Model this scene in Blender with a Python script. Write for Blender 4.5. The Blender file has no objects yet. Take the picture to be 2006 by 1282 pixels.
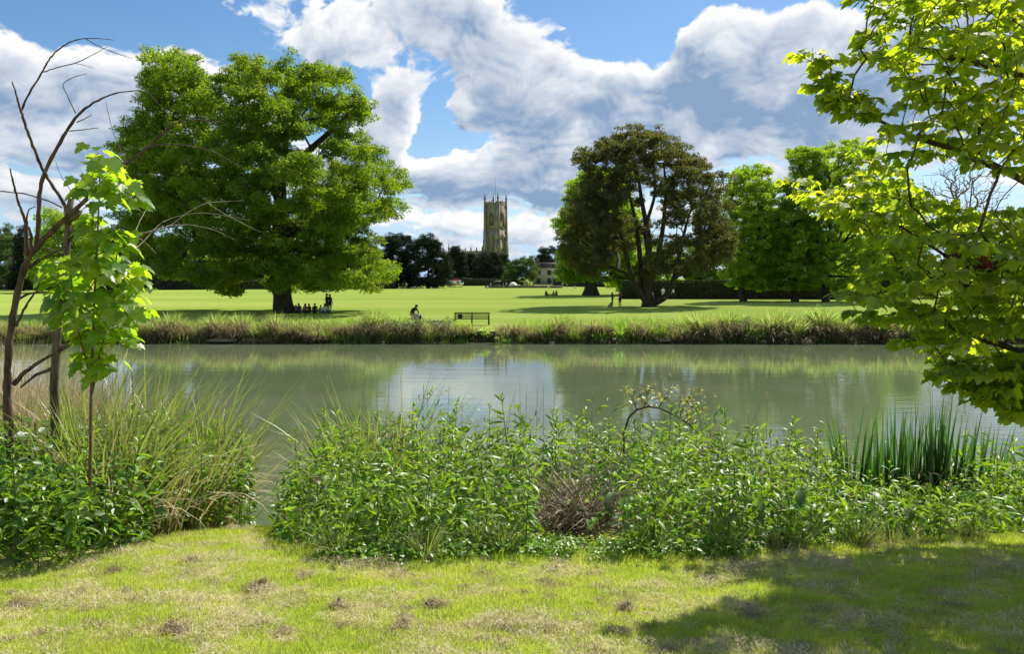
import bpy, math, random
import numpy as np
from mathutils import Vector, Matrix

# ------------------------------------------------------------------ scene, camera, light
rng = np.random.default_rng(7)
random.seed(7)
scene = bpy.context.scene
COL = scene.collection
R = math.radians

CAM_Z = 3.3                      # eye height above the far lawn (z = 0)
F_PX, CX, CY, HOR = 1574.0, 1003.0, 641.0, 543.0
PITCH = math.atan((CY - HOR) / F_PX)
cam_d = bpy.data.cameras.new('camera')
cam = bpy.data.objects.new('camera', cam_d)
COL.objects.link(cam)
cam.location = (0, 0, CAM_Z)
cam.rotation_euler = (math.pi / 2 - PITCH, 0, 0)
cam_d.sensor_width = 36
cam_d.lens = 36 * F_PX / 2006
cam_d.clip_start = 0.05
cam_d.clip_end = 6000
scene.camera = cam
scene.view_settings.view_transform = 'Standard'
scene.view_settings.look = 'None'
scene.view_settings.exposure = 0.76
scene.view_settings.gamma = 1
cy = scene.cycles
cy.max_bounces = 7
cy.diffuse_bounces = 3
cy.glossy_bounces = 3
cy.transmission_bounces = 4
cy.transparent_max_bounces = 4
cy.caustics_reflective = False
cy.caustics_refractive = False
cy.sample_clamp_indirect = 6
cy.use_denoising = True

SUN_AZ, SUN_EL = R(35), R(50)    # azimuth clockwise from the view direction (+Y)
SUN = np.array([math.sin(SUN_AZ) * math.cos(SUN_EL), math.cos(SUN_AZ) * math.cos(SUN_EL), math.sin(SUN_EL)])
sun_d = bpy.data.lights.new('sun', 'SUN')
sun_d.energy = 5.0
sun_d.angle = R(0.53)
sun_d.color = (1.0, 0.94, 0.82)
sun = bpy.data.objects.new('sun', sun_d)
COL.objects.link(sun)
sun.rotation_euler = Vector(SUN).to_track_quat('Z', 'Y').to_euler()
sun.location = (30, 30, 60)


def ray(px, py):
    """direction of the view through a photo pixel, scaled so that y = 1"""
    a = (np.asarray(px, float) - CX) / F_PX
    b = (np.asarray(py, float) - CY) / F_PX
    c, s = math.cos(PITCH), math.sin(PITCH)
    dy = c - b * s
    dz = -s - b * c
    return a / dy, dz / dy


def pt(px, py, Y):
    u, v = ray(px, py)
    return np.array([u * Y, Y, CAM_Z + v * Y])


# ------------------------------------------------------------------ sky
world = bpy.data.worlds.new('World')
scene.world = world
world.use_nodes = True
wt = world.node_tree
wt.nodes.clear()


class NT:
    """tiny node builder"""
    def __init__(self, tree):
        self.t = tree

    def n(self, typ, _in=None, **kw):
        nd = self.t.nodes.new(typ)
        for k, v in kw.items():
            setattr(nd, k, v)
        for k, v in (_in or {}).items():
            if isinstance(v, bpy.types.NodeSocket):
                self.t.links.new(v, nd.inputs[k])
            else:
                nd.inputs[k].default_value = v
        return nd

    def m(self, op, a, b=None, c=None, clamp=False):
        d = {0: a}
        if b is not None:
            d[1] = b
        if c is not None:
            d[2] = c
        return self.n('ShaderNodeMath', d, operation=op, use_clamp=clamp).outputs[0]

    def vm(self, op, a, b=None, **kw):
        d = {0: a}
        if b is not None:
            d[1] = b
        nd = self.n('ShaderNodeVectorMath', d, operation=op)
        return nd.outputs[1] if op in ('DOT_PRODUCT', 'LENGTH') else nd.outputs[0]

    def ramp(self, x, a, b, lo=0.0, hi=1.0, smooth=True):
        nd = self.n('ShaderNodeMapRange', {0: x, 1: a, 2: b, 3: lo, 4: hi})
        nd.interpolation_type = 'SMOOTHSTEP' if smooth else 'LINEAR'
        return nd.outputs[0]

    def mix(self, f, a, b):
        nd = self.n('ShaderNodeMix', data_type='RGBA')
        for k, v in ((0, f), (6, a), (7, b)):
            if isinstance(v, bpy.types.NodeSocket):
                self.t.links.new(v, nd.inputs[k])
            else:
                nd.inputs[k].default_value = v
        return nd.outputs[2]

    def noise(self, vec, scale, detail=4, rough=0.55, dist=0.0, dim='3D', lac=2.0):
        nd = self.n('ShaderNodeTexNoise', noise_dimensions=dim)
        if vec is not None:
            self.t.links.new(vec, nd.inputs['Vector'])
        nd.inputs['Scale'].default_value = scale
        nd.inputs['Detail'].default_value = detail
        nd.inputs['Roughness'].default_value = rough
        nd.inputs['Distortion'].default_value = dist
        nd.inputs['Lacunarity'].default_value = lac
        return nd.outputs[0]


def azel(px, py):
    u, v = ray(px, py)
    return math.atan(u), math.atan(v / math.hypot(1, u))


# clouds as they stand in the sky: (px, py, rx, ry, tilt deg, strength); negative = clear blue
CLOUDS = [
    (60, 190, 260, 110, 0, .62), (250, 220, 160, 120, 0, .5), (130, 300, 170, 60, 0, .25), (60, 130, 120, 50, 0, .3),
    (60, 385, 170, 32, 0, .55), (30, 460, 170, 22, 0, .25), (110, 338, 170, 16, 8, -.45),
    (455, 30, 85, 46, -25, .6), (560, 65, 95, 42, -15, .6), (665, 80, 65, 32, -5, .55), (780, 35, 130, 60, 15, .6),
    (950, 80, 170, 95, 20, .85), (1090, 140, 110, 60, 20, .6), (1000, 180, 150, 60, 30, .6), (890, 155, 60, 34, 20, .4),
    (920, 205, 50, 30, 20, .3),
    (780, 195, 45, 40, 0, .55), (775, 240, 76, 78, 0, 1.15), (745, 290, 50, 36, 0, .45),
    (1350, 190, 260, 90, -6, .95), (1580, 200, 260, 110, -4, .95), (1180, 240, 180, 75, -3, .7), (1450, 80, 90, 60, -35, .45),
    (1700, 110, 200, 70, -5, .6), (1900, 160, 260, 140, 0, .7), (1540, 55, 90, 26, -10, .3), (1330, 20, 90, 26, 0, .3), (1300, 60, 26, 18, 0, .3),
    (1000, 340, 220, 60, 0, .68), (860, 365, 120, 40, 0, .5), (1120, 350, 150, 70, 0, .5), (950, 412, 240, 12, 0, -.2), (830, 330, 60, 25, -25, .35),
    (850, 440, 160, 30, 0, .45), (1050, 440, 160, 26, 0, .5), (950, 500, 400, 26, 0, .35), (200, 480, 400, 26, 0, .35), (1700, 440, 300, 50, 0, .5), (1750, 530, 300, 30, 0, .4),
    (600, 300, 120, 90, 0, .35), (400, 180, 120, 60, 0, .3), (1380, 300, 90, 30, 0, .35), (1520, 345, 170, 30, -18, .5),
    (230, 25, 230, 50, 0, -.6), (520, 125, 220, 28, 14, -.7), (820, 120, 60, 36, 30, -.45), (855, 215, 42, 90, 0, -.65), (880, 262, 100, 20, -8, -.6),
    (1170, 40, 110, 62, 0, -.85), (1250, 80, 110, 40, -20, -.6), (1150, 100, 40, 26, 0, -.3), (1600, 4, 170, 30, 0, -.6), (830, 290, 30, 60, 40, -.4),
    (1480, 308, 130, 14, -10, -.45), (1640, 300, 80, 18, -10, -.3), (690, 160, 60, 30, 0, -.4),
]
def gnoise(x, y, seed):
    """2D gradient noise, about -0.7 .. 0.7"""
    xi = np.floor(x).astype(np.int64); yi = np.floor(y).astype(np.int64)
    fx = (x - xi).astype(np.float32); fy = (y - yi).astype(np.float32)
    def grad(ix, iy, dx, dy):
        h = (ix * 374761393 + iy * 668265263 + seed * 974634777) & 0xffffffff
        h = ((h ^ (h >> 13)) * 1274126177) & 0xffffffff
        a_ = ((h ^ (h >> 16)) & 0xffff).astype(np.float32) * (2 * np.pi / 65536)
        return np.cos(a_) * dx + np.sin(a_) * dy
    u = fx * fx * fx * (fx * (fx * 6 - 15) + 10); v = fy * fy * fy * (fy * (fy * 6 - 15) + 10)
    a0 = grad(xi, yi, fx, fy); b0 = grad(xi + 1, yi, fx - 1, fy)
    c0 = grad(xi, yi + 1, fx, fy - 1); d0 = grad(xi + 1, yi + 1, fx - 1, fy - 1)
    return (a0 * (1 - u) + b0 * u) * (1 - v) + (c0 * (1 - u) + d0 * u) * v


def fbm(x, y, octs, seed, gain=0.5, billow=False):
    s_, a_, t_ = 0.0, 1.0, 0.0
    for o in range(octs):
        n_ = gnoise(x * 2 ** o + 17.3 * o, y * 2 ** o - 9.1 * o, seed + o)
        s_ = s_ + a_ * ((0.38 - np.abs(n_) * 2.0) if billow else n_)
        t_ += a_
        a_ *= gain
    return s_ / t_


def cloud_density(A, E):
    Ew = np.log(np.maximum(E + .16, .02)) * .5
    wx = fbm(A * 7, Ew * 7 + 5, 5, 11) ; wy = fbm(A * 7 + 40, Ew * 7, 5, 23)
    a_ = A + wx * .07; e_ = E + wy * .045
    acc = np.full(A.shape, -.30, np.float32)
    for (px, py, rx, ry, rot, amp) in CLOUDS:
        ca, ce = azel(px, py)
        c_, s_ = math.cos(R(-rot)), math.sin(R(-rot))
        dx = (a_ - ca); dy = (e_ - ce)
        X = (dx * c_ + dy * s_) / (rx / F_PX); Y = (-dx * s_ + dy * c_) / (ry / F_PX)
        acc += amp * np.exp(-(X * X + Y * Y))
    sm = lambda t: np.clip(t, 0, 1) ** 2 * (3 - 2 * np.clip(t, 0, 1))
    out = np.maximum(sm((np.abs(A) - .62) / .33), sm((E - .36) / .24))
    acc += out * .26
    acc = np.minimum(acc, .55)
    n = fbm(A * 11 + wx, Ew * 13 + wy, 8, 3, .55) * 1.15
    bl = fbm(A * 24 + wx * 2, Ew * 30 + wy * 2, 6, 71, .55, True)
    return acc + n * 1.12 + bl * .46


# where the clouds are thin and bright, where thick and grey
WHITE = [(780, 230, 70, 80, .6), (120, 110, 240, 60, .45), (60, 260, 120, 40, .3), (560, 60, 160, 60, .6), (760, 30, 110, 50, .45), (1030, 60, 60, 70, .35), (920, 170, 60, 50, .4),
         (1130, 165, 90, 26, .5), (1250, 120, 90, 24, .4), (1420, 60, 90, 50, .5), (1650, 60, 160, 30, .5), (960, 275, 170, 22, .45), (1130, 240, 50, 40, .35), (860, 320, 70, 26, .5),
         (1400, 300, 90, 30, .5), (1560, 320, 120, 18, .5), (870, 435, 160, 28, .7), (1040, 432, 120, 22, .7), (1900, 380, 200, 60, .6), (60, 375, 180, 26, .5), (1350, 210, 240, 60, -.15),
         (1620, 200, 220, 70, -.15), (980, 100, 70, 40, -.2)]


def cloud_image(name, w_, h_, az0, az1, el0, el1):
    A, E = np.meshgrid(np.linspace(az0, az1, w_, dtype=np.float32), np.linspace(el0, el1, h_, dtype=np.float32))
    D0 = cloud_density(A, E)
    lit = 0
    for k, wgt in ((.006, .5), (.016, .5)):
        lit = lit + wgt * (D0 - cloud_density(A + k * .6, E + k))
    alpha = np.clip((D0 + .04) / .24, 0, 1); alpha = alpha * alpha * (3 - 2 * alpha)
    thick = np.clip((D0 - .02) / .80, 0, 1) ** .62
    L = .98 - thick * .98 + lit * (1.9 - .9 * thick) + fbm(A * 14, E * 22, 5, 91) * .42
    for (px, py, rx, ry, amp) in WHITE:
        ca, ce = azel(px, py)
        L += .52 * amp * np.exp(-(((A - ca) * F_PX / rx) ** 2 + ((E - ce) * F_PX / ry) ** 2))
    L = np.clip(L, 0, 1)
    px_ = np.zeros((h_, w_, 4), np.float32)
    px_[..., 0] = alpha; px_[..., 1] = L; px_[..., 3] = 1
    im = bpy.data.images.new(name, w_, h_, float_buffer=True)
    im.colorspace_settings.name = 'Non-Color'
    im.pixels.foreach_set(px_.ravel())
    im.update()
    return im


w = NT(wt)
tc = w.n('ShaderNodeTexCoord')
s3 = w.n('ShaderNodeSeparateXYZ', {0: w.vm('NORMALIZE', tc.outputs['Generated'])})
az = w.m('ARCTAN2', s3.outputs[0], s3.outputs[1])
el = w.m('ARCSINE', s3.outputs[2])


def cloud_lookup(im, az0, az1, el0, el1):
    uv = w.n('ShaderNodeCombineXYZ', {0: w.ramp(az, az0, az1, smooth=False), 1: w.ramp(el, el0, el1, smooth=False), 2: 0.0}).outputs[0]
    nd = w.n('ShaderNodeTexImage', {'Vector': uv}, interpolation='Cubic' if az1 < 2 else 'Linear', extension='EXTEND')
    nd.image = im
    return nd.outputs[0]


FR = (-.80, .80, -.02, .44)
near_sky = cloud_lookup(cloud_image('clouds_ahead', 2300, 660, *FR), *FR)
AL = (-math.pi, math.pi, -.1, math.pi / 2)
all_sky = cloud_lookup(cloud_image('clouds_around', 1100, 300, *AL), *AL)
inframe = w.m('MULTIPLY', w.m('LESS_THAN', w.m('ABSOLUTE', az), .79), w.m('LESS_THAN', el, .43))
cl = w.n('ShaderNodeSeparateColor', {0: w.mix(inframe, all_sky, near_sky)})
alpha, lit = cl.outputs[0], cl.outputs[1]
cloud = w.mix(lit, (1.75, 2.6, 3.9, 1), (6.7, 6.75, 6.8, 1))
sky = w.n('ShaderNodeTexSky', sky_type='NISHITA')
sky.sun_disc = False
sky.sun_elevation = SUN_EL
sky.sun_rotation = SUN_AZ
sky.air_density = 1.0
sky.dust_density = 0.4
sky.ozone_density = 2.0
skyc = w.n('ShaderNodeHueSaturation', {'Saturation': 1.25, 'Value': .82, 'Color': sky.outputs[0]}).outputs[0]
skyc = w.mix(w.ramp(el, .16, -.02, 0, .92), skyc, (2.9, 4.6, 7.1, 1))     # pale haze low in the sky
skyc = w.mix(alpha, skyc, cloud)
bg = w.n('ShaderNodeBackground', {'Color': skyc, 'Strength': 0.088})
wo = w.n('ShaderNodeOutputWorld')
wt.links.new(bg.outputs[0], wo.inputs[0])
world.cycles.sampling_method = 'MANUAL'
world.cycles.sample_map_resolution = 512

# ------------------------------------------------------------------ helpers
def tag(o, label=None, cat=None, group=None, kind=None):
    if label: o['label'] = label
    if cat: o['category'] = cat
    if group: o['group'] = group
    if kind: o['kind'] = kind
    return o


def empty(name, loc=(0, 0, 0), rz=0.0):
    o = bpy.data.objects.new(name, None)
    o.location = loc
    o.rotation_euler = (0, 0, rz)
    o.empty_display_size = .2
    COL.objects.link(o)
    return o


def mesh_obj(name, V, Fs, mat, parent=None, tint=None, smooth=False, loc=None, mats=None, fmat=None):
    """V (n,3); Fs a list of (m,k) index arrays"""
    me = bpy.data.meshes.new(name)
    V = np.ascontiguousarray(V, dtype=np.float32)
    Fs = [np.asarray(f, dtype=np.int32) for f in Fs if len(f)]
    me.vertices.add(len(V))
    me.vertices.foreach_set('co', V.ravel())
    loops = np.concatenate([f.ravel() for f in Fs])
    tot = np.concatenate([np.full(len(f), f.shape[1], np.int32) for f in Fs])
    start = np.concatenate([[0], np.cumsum(tot)[:-1]]).astype(np.int32)
    me.loops.add(len(loops))
    me.loops.foreach_set('vertex_index', loops)
    me.polygons.add(len(tot))
    me.polygons.foreach_set('loop_start', start)
    if fmat is not None:
        me.polygons.foreach_set('material_index', np.asarray(fmat, np.int32))
    if smooth:
        me.polygons.foreach_set('use_smooth', np.ones(len(tot), bool))
    if tint is not None:
        at = me.attributes.new('tint', 'FLOAT', 'POINT')
        at.data.foreach_set('value', np.asarray(tint, np.float32))
    me.update()
    me.validate(verbose=False)
    for m in (mats or [mat]):
        me.materials.append(m)
    o = bpy.data.objects.new(name, me)
    COL.objects.link(o)
    if parent is not None:
        o.parent = parent
    if loc is not None:
        o.location = loc
    return o


def copy_tree(o, loc=None, rz=None, scale=None, parent=None):
    c = o.copy()
    COL.objects.link(c)
    if parent is not None:
        c.parent = parent
    for ch in [x for x in KIDS.get(o.name, [])]:
        copy_tree(ch, parent=c)
    if loc is not None: c.location = loc
    if rz is not None: c.rotation_euler[2] = rz
    if scale is not None: c.scale = (scale,) * 3 if np.isscalar(scale) else scale
    return c


KIDS = {}


def kids(o, lst):
    KIDS[o.name] = lst
    return o


class MB:
    """collects shapes into one mesh"""
    def __init__(self):
        self.V, self.F, self.T, self.n = [], {}, [], 0

    def add(self, V, F, tint=0.5):
        V = np.asarray(V, float).reshape(-1, 3)
        for f in (F if isinstance(F, list) else [F]):
            f = np.asarray(f, int)
            if f.ndim == 1: f = f[None]
            self.F.setdefault(f.shape[1], []).append(f + self.n)
        self.V.append(V)
        self.T.append(np.full(len(V), tint) if np.isscalar(tint) else tint)
        self.n += len(V)
        return self

    def box(self, c, s, rz=0.0, tint=.5, taper=1.0):
        x, y, z = np.array(s) / 2.0
        v = np.array([[-x, -y, -z], [x, -y, -z], [x, y, -z], [-x, y, -z], [-x * taper, -y * taper, z], [x * taper, -y * taper, z],
                      [x * taper, y * taper, z], [-x * taper, y * taper, z]])
        c_, s_ = math.cos(rz), math.sin(rz)
        v = v @ np.array([[c_, s_, 0], [-s_, c_, 0], [0, 0, 1]])
        return self.add(v + np.array(c), np.array([[0, 3, 2, 1], [4, 5, 6, 7], [0, 1, 5, 4], [1, 2, 6, 5], [2, 3, 7, 6], [3, 0, 4, 7]]), tint)

    def tube(self, pts, rad, sides=6, tint=.5, cap=True):
        pts = np.asarray(pts, float)
        n = len(pts)
        rad = np.full(n, rad) if np.isscalar(rad) else np.asarray(rad, float)
        tan = np.gradient(pts, axis=0)
        tan /= np.linalg.norm(tan, axis=1)[:, None] + 1e-9
        ref = np.array([0.13, 0.21, 1.0]) if abs(tan[0][2]) < .8 else np.array([1.0, .1, .1])
        u = np.cross(tan, ref); u /= np.linalg.norm(u, axis=1)[:, None] + 1e-9
        v = np.cross(tan, u)
        a = np.linspace(0, 2 * np.pi, sides, endpoint=False)
        ring = pts[:, None] + rad[:, None, None] * (np.cos(a)[None, :, None] * u[:, None] + np.sin(a)[None, :, None] * v[:, None])
        i = np.arange(n - 1)[:, None] * sides
        j = np.arange(sides)[None]
        k = (j + 1) % sides
        F = np.stack([i + j, i + k, i + sides + k, i + sides + j], -1).reshape(-1, 4)
        Fl = [F]
        if cap:
            Fl += [np.arange(sides)[::-1][None], (np.arange(sides) + (n - 1) * sides)[None]]
        return self.add(ring.reshape(-1, 3), Fl, tint)

    def cone(self, c, r0, r1, h, sides=8, tint=.5):
        return self.tube([c, (c[0], c[1], c[2] + h)], [r0, r1], sides, tint)

    def scatter(self, TV, TFs, pos, rot, scale, tint=None, stretch=None):
        """copies of one template: pos (n,3), rot (n,3,3), scale (n,)"""
        n, m = len(pos), len(TV)
        v = np.asarray(TV, float)[None] * np.asarray(scale, float).reshape(-1, 1, 1)
        if stretch is not None:
            v = v * stretch[:, None, :]
        v = np.einsum('nij,nmj->nmi', rot, np.broadcast_to(v, (n, m, 3))) + np.asarray(pos)[:, None]
        off = (np.arange(n) * m)[:, None, None]
        F = [(np.asarray(f)[None] + off).reshape(-1, np.asarray(f).shape[1]) for f in TFs]
        t = rng.random(n) if tint is None else tint
        return self.add(v.reshape(-1, 3), F, np.repeat(t, m))

    def build(self, name, mat, parent=None, smooth=False, loc=None):
        return mesh_obj(name, np.concatenate(self.V), [np.concatenate(f) for f in self.F.values()], mat, parent,
                        np.concatenate(self.T), smooth, loc)


def rots(nrm, spin=None):
    """rotation matrices whose z axis is nrm and whose x axis is a random direction around it"""
    nrm = nrm / (np.linalg.norm(nrm, axis=1)[:, None] + 1e-9)
    n = len(nrm)
    r = rng.normal(size=(n, 3)) if spin is None else spin
    x = r - (r * nrm).sum(1)[:, None] * nrm
    x /= np.linalg.norm(x, axis=1)[:, None] + 1e-9
    y = np.cross(nrm, x)
    return np.stack([x, y, nrm], -1)


def rotx(xdir, up=(0, 0, 1), roll=0.0):
    """rotation matrices whose x axis is xdir, z as near to up as it can be"""
    xdir = xdir / (np.linalg.norm(xdir, axis=1)[:, None] + 1e-9)
    upv = np.broadcast_to(np.asarray(up, float), xdir.shape) + rng.normal(size=xdir.shape) * roll
    y = np.cross(upv, xdir)
    y /= np.linalg.norm(y, axis=1)[:, None] + 1e-9
    z = np.cross(xdir, y)
    return np.stack([xdir, y, z], -1)


def in_poly(px, py, poly):
    poly = np.asarray(poly, float)
    inside = np.zeros(np.shape(px), bool)
    j = len(poly) - 1
    for i in range(len(poly)):
        xi, yi = poly[i]; xj, yj = poly[j]
        c = ((yi > py) != (yj > py)) & (px < (xj - xi) * (py - yi) / (yj - yi + 1e-12) + xi)
        inside ^= c
        j = i
    return inside


# ------------------------------------------------------------------ materials
def new_mat(name):
    m = bpy.data.materials.new(name)
    m.use_nodes = True
    m.node_tree.nodes.clear()
    k = NT(m.node_tree)
    out = k.n('ShaderNodeOutputMaterial')
    return m, k, out


def leaf_mat(name, c0, c1, t0=None, t1=None, trans=.45, gloss=.06, rough=.4, patch=None):
    gloss *= .55
    rough += .08
    """leaf: two tones over the leaves, light comes through it"""
    m, k, out = new_mat(name)
    at = k.n('ShaderNodeAttribute', attribute_name='tint').outputs['Fac']
    t0 = t0 or tuple(min(1, x * f) for x, f in zip(c0, (1.9, 1.55, .6)))
    t1 = t1 or tuple(min(1, x * f) for x, f in zip(c1, (1.9, 1.55, .6)))
    f = at
    if patch:
        geo = k.n('ShaderNodeNewGeometry')
        nz = k.noise(geo.outputs['Position'], patch, 3, .6)
        f = k.m('ADD', k.m('MULTIPLY', at, .55), k.ramp(nz, .38, .62, 0, .45), clamp=True)
    col = k.mix(f, (*c0, 1), (*c1, 1))
    tcol = k.mix(f, (*t0, 1), (*t1, 1))
    d = k.n('ShaderNodeBsdfDiffuse', {'Color': col})
    t = k.n('ShaderNodeBsdfTranslucent', {'Color': tcol})
    mx = k.n('ShaderNodeMixShader', {0: trans, 1: d.outputs[0], 2: t.outputs[0]})
    gl = k.n('ShaderNodeBsdfAnisotropic', {'Color': (1, 1, 1, 1), 'Roughness': rough})
    m2 = k.n('ShaderNodeMixShader', {0: gloss, 1: mx.outputs[0], 2: gl.outputs[0]})
    k.t.links.new(m2.outputs[0], out.inputs[0])
    return m


def rough_mat(name, c0, c1, scale=3.0, rough=.9, bump=.0, detail=6, stretch=(1, 1, 1), spec=.2, dist=.02, c2=None, scale2=None, obj=True, metal=0.0):
    m, k, out = new_mat(name)
    tc = k.n('ShaderNodeTexCoord').outputs['Object'] if obj else k.n('ShaderNodeNewGeometry').outputs['Position']
    v = k.n('ShaderNodeMapping', {'Vector': tc, 'Scale': stretch}).outputs[0]
    nz = k.noise(v, scale, detail, .6)
    col = k.mix(k.ramp(nz, .32, .68), (*c0, 1), (*c1, 1))
    if c2:
        nz2 = k.noise(v, scale2 or scale * .2, 4, .6)
        col = k.mix(k.ramp(nz2, .45, .65), col, (*c2, 1))
    b = k.n('ShaderNodeBsdfPrincipled', {'Base Color': col, 'Roughness': rough, 'Specular IOR Level': spec, 'Metallic': metal})
    if bump:
        bp = k.n('ShaderNodeBump', {'Height': nz, 'Strength': bump, 'Distance': dist})
        k.t.links.new(bp.outputs[0], b.inputs['Normal'])
    k.t.links.new(b.outputs[0], out.inputs[0])
    return m


def plain_mat(name, c, rough=.7, spec=.3, metal=0.0):
    return rough_mat(name, tuple(x * .9 for x in c), tuple(min(1, x * 1.08) for x in c), 8.0, rough, spec=spec, metal=metal)


# leaf shapes: lie in xy, stalk at the origin, tip along +x, length 1
LEAF4 = np.array([[0, 0, 0], [.5, .36, .07], [1, 0, -.05], [.48, -.36, .07]])
LEAF4_F = [np.array([[0, 2, 1], [0, 3, 2]])]
TUFT_V = []
TUFT_F = []
_r = np.random.default_rng(3)
for _i in range(5):          # five small leaves off one twig end, for trees seen from far away
    _a = _i * 2 * math.pi / 5 + _r.normal() * .3
    _c, _s = math.cos(_a), math.sin(_a)
    _l = .55 + .25 * _r.random()
    _z = _r.normal() * .22
    TUFT_V += [[.06 * _c, .06 * _s, 0], [_l * .55 * _c - .2 * _s, _l * .55 * _s + .2 * _c, _z * .6 + .06],
               [_l * _c, _l * _s, _z], [_l * .55 * _c + .2 * _s, _l * .55 * _s - .2 * _c, _z * .6 - .02]]
    TUFT_F += [[4 * _i, 4 * _i + 1, 4 * _i + 2, 4 * _i + 3]]
TUFT_V = np.array(TUFT_V); TUFT_F = [np.array(TUFT_F)]


def maple_leaf():
    """five-lobed maple leaf, about as wide as long"""
    pts = [(0, 0), (.02, .10), (-.10, .20), (-.02, .24), (-.06, .36), (.12, .36), (.20, .56), (.28, .46), (.42, .52), (.40, .34), (.50, .24),
           (.62, .27), (.66, .20), (.80, .20), (.84, .12), (1.0, 0)]
    up = np.array(pts)
    dn = up[1:-1][::-1] * [1, -1]
    o = np.concatenate([up, dn])
    V = np.concatenate([[[.36, 0]], o])
    z = -.22 * ((V[:, 0] - .4) ** 2 + V[:, 1] ** 2) + .10 * np.abs(V[:, 1])
    n = len(o)
    i = np.arange(n)
    return np.column_stack([V, z]), [np.column_stack([np.zeros(n, int), 1 + (i + 1) % n, 1 + i])]


MAPLE_V, MAPLE_F = maple_leaf()


def lance_leaf(w=.14, seg=4, droop=.35):
    V, F = [], []
    for i in range(seg + 1):
        t = i / seg
        hw = w * math.sin(math.pi * min(1, t * .93 + .07)) ** .8 if t < 1 else 0.004
        x = t * math.cos(droop * t); z = -droop * t * t * .6
        V += [[x, hw, z + hw * .35], [x, 0, z], [x, -hw, z + hw * .35]]
    for i in range(seg):
        a = i * 3
        F += [[a, a + 1, a + 4, a + 3], [a + 1, a + 2, a + 5, a + 4]]
    return np.array(V), [np.array(F)]


def broad_leaf():
    V = np.array([[0, 0, 0], [.18, .24, .05], [.5, .34, .06], [.8, .2, .0], [1, 0, -.1], [.8, -.2, .0], [.5, -.34, .06], [.18, -.24, .05], [.5, 0, -.02]])
    F = [np.array([[8, (i + 1) % 8, i] for i in range(8)])]
    return V, F


def blades(base, length, width, lean_dir, lean, seg=3, curl=1.0, tint=None, mb=None, fold=0.0):
    """strap leaves: base (n,3), length (n,), lean_dir (n,) angle, lean (n,) how far the tip leans out (0..1.5)"""
    n = len(base)
    d = np.column_stack([np.cos(lean_dir), np.sin(lean_dir), np.zeros(n)])
    s = np.column_stack([-np.sin(lean_dir), np.cos(lean_dir), np.zeros(n)])
    tw = rng.random(n) * np.pi
    sw = s * np.cos(tw)[:, None] + d * np.sin(tw)[:, None]
    t = np.linspace(0, 1, seg + 1)
    P = []
    pos = np.array(base, float)
    ang = np.asarray(lean) * .25
    dl = np.asarray(length) / seg
    V = []
    for i, tt in enumerate(t):
        w_ = np.asarray(width) * (1 - tt ** 2.2) * (.6 + .4 * min(1, tt * 4)) * .5
        if i == seg:
            V.append(pos[:, None])
        else:
            V.append(np.stack([pos - sw * w_[:, None], pos + sw * w_[:, None]], 1))
        a = ang + np.asarray(lean) * curl * tt
        pos = pos + (np.sin(a)[:, None] * d + np.cos(a)[:, None] * np.array([0, 0, 1])) * dl[:, None]
    V = np.concatenate(V, 1)
    m = V.shape[1]
    off = (np.arange(n) * m)[:, None, None]
    Fl = []
    q = np.array([[2 * i, 2 * i + 1, 2 * i + 3, 2 * i + 2] for i in range(seg - 1)]).reshape(-1, 4)
    if len(q):
        Fl.append((q[None] + off).reshape(-1, 4))
    tr = np.array([[2 * seg - 2, 2 * seg - 1, 2 * seg]])
    Fl.append((tr[None] + off).reshape(-1, 3))
    tv = rng.random(n) if tint is None else tint
    mb = mb or MB()
    mb.add(V.reshape(-1, 3), Fl, np.repeat(tv, m))
    return mb


def ico(sub=2):
    import bmesh
    bm = bmesh.new()
    bmesh.ops.create_icosphere(bm, subdivisions=sub, radius=1)
    V = np.array([v.co[:] for v in bm.verts]); F = np.array([[v.index for v in f.verts] for f in bm.faces])
    bm.free()
    return V, F


def vnoise(P, s, seed=0):
    return fbm(P[:, 0] * s + P[:, 2] * s * .7 + seed, P[:, 1] * s + P[:, 2] * s * 1.3, 4, 101 + seed)


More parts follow.
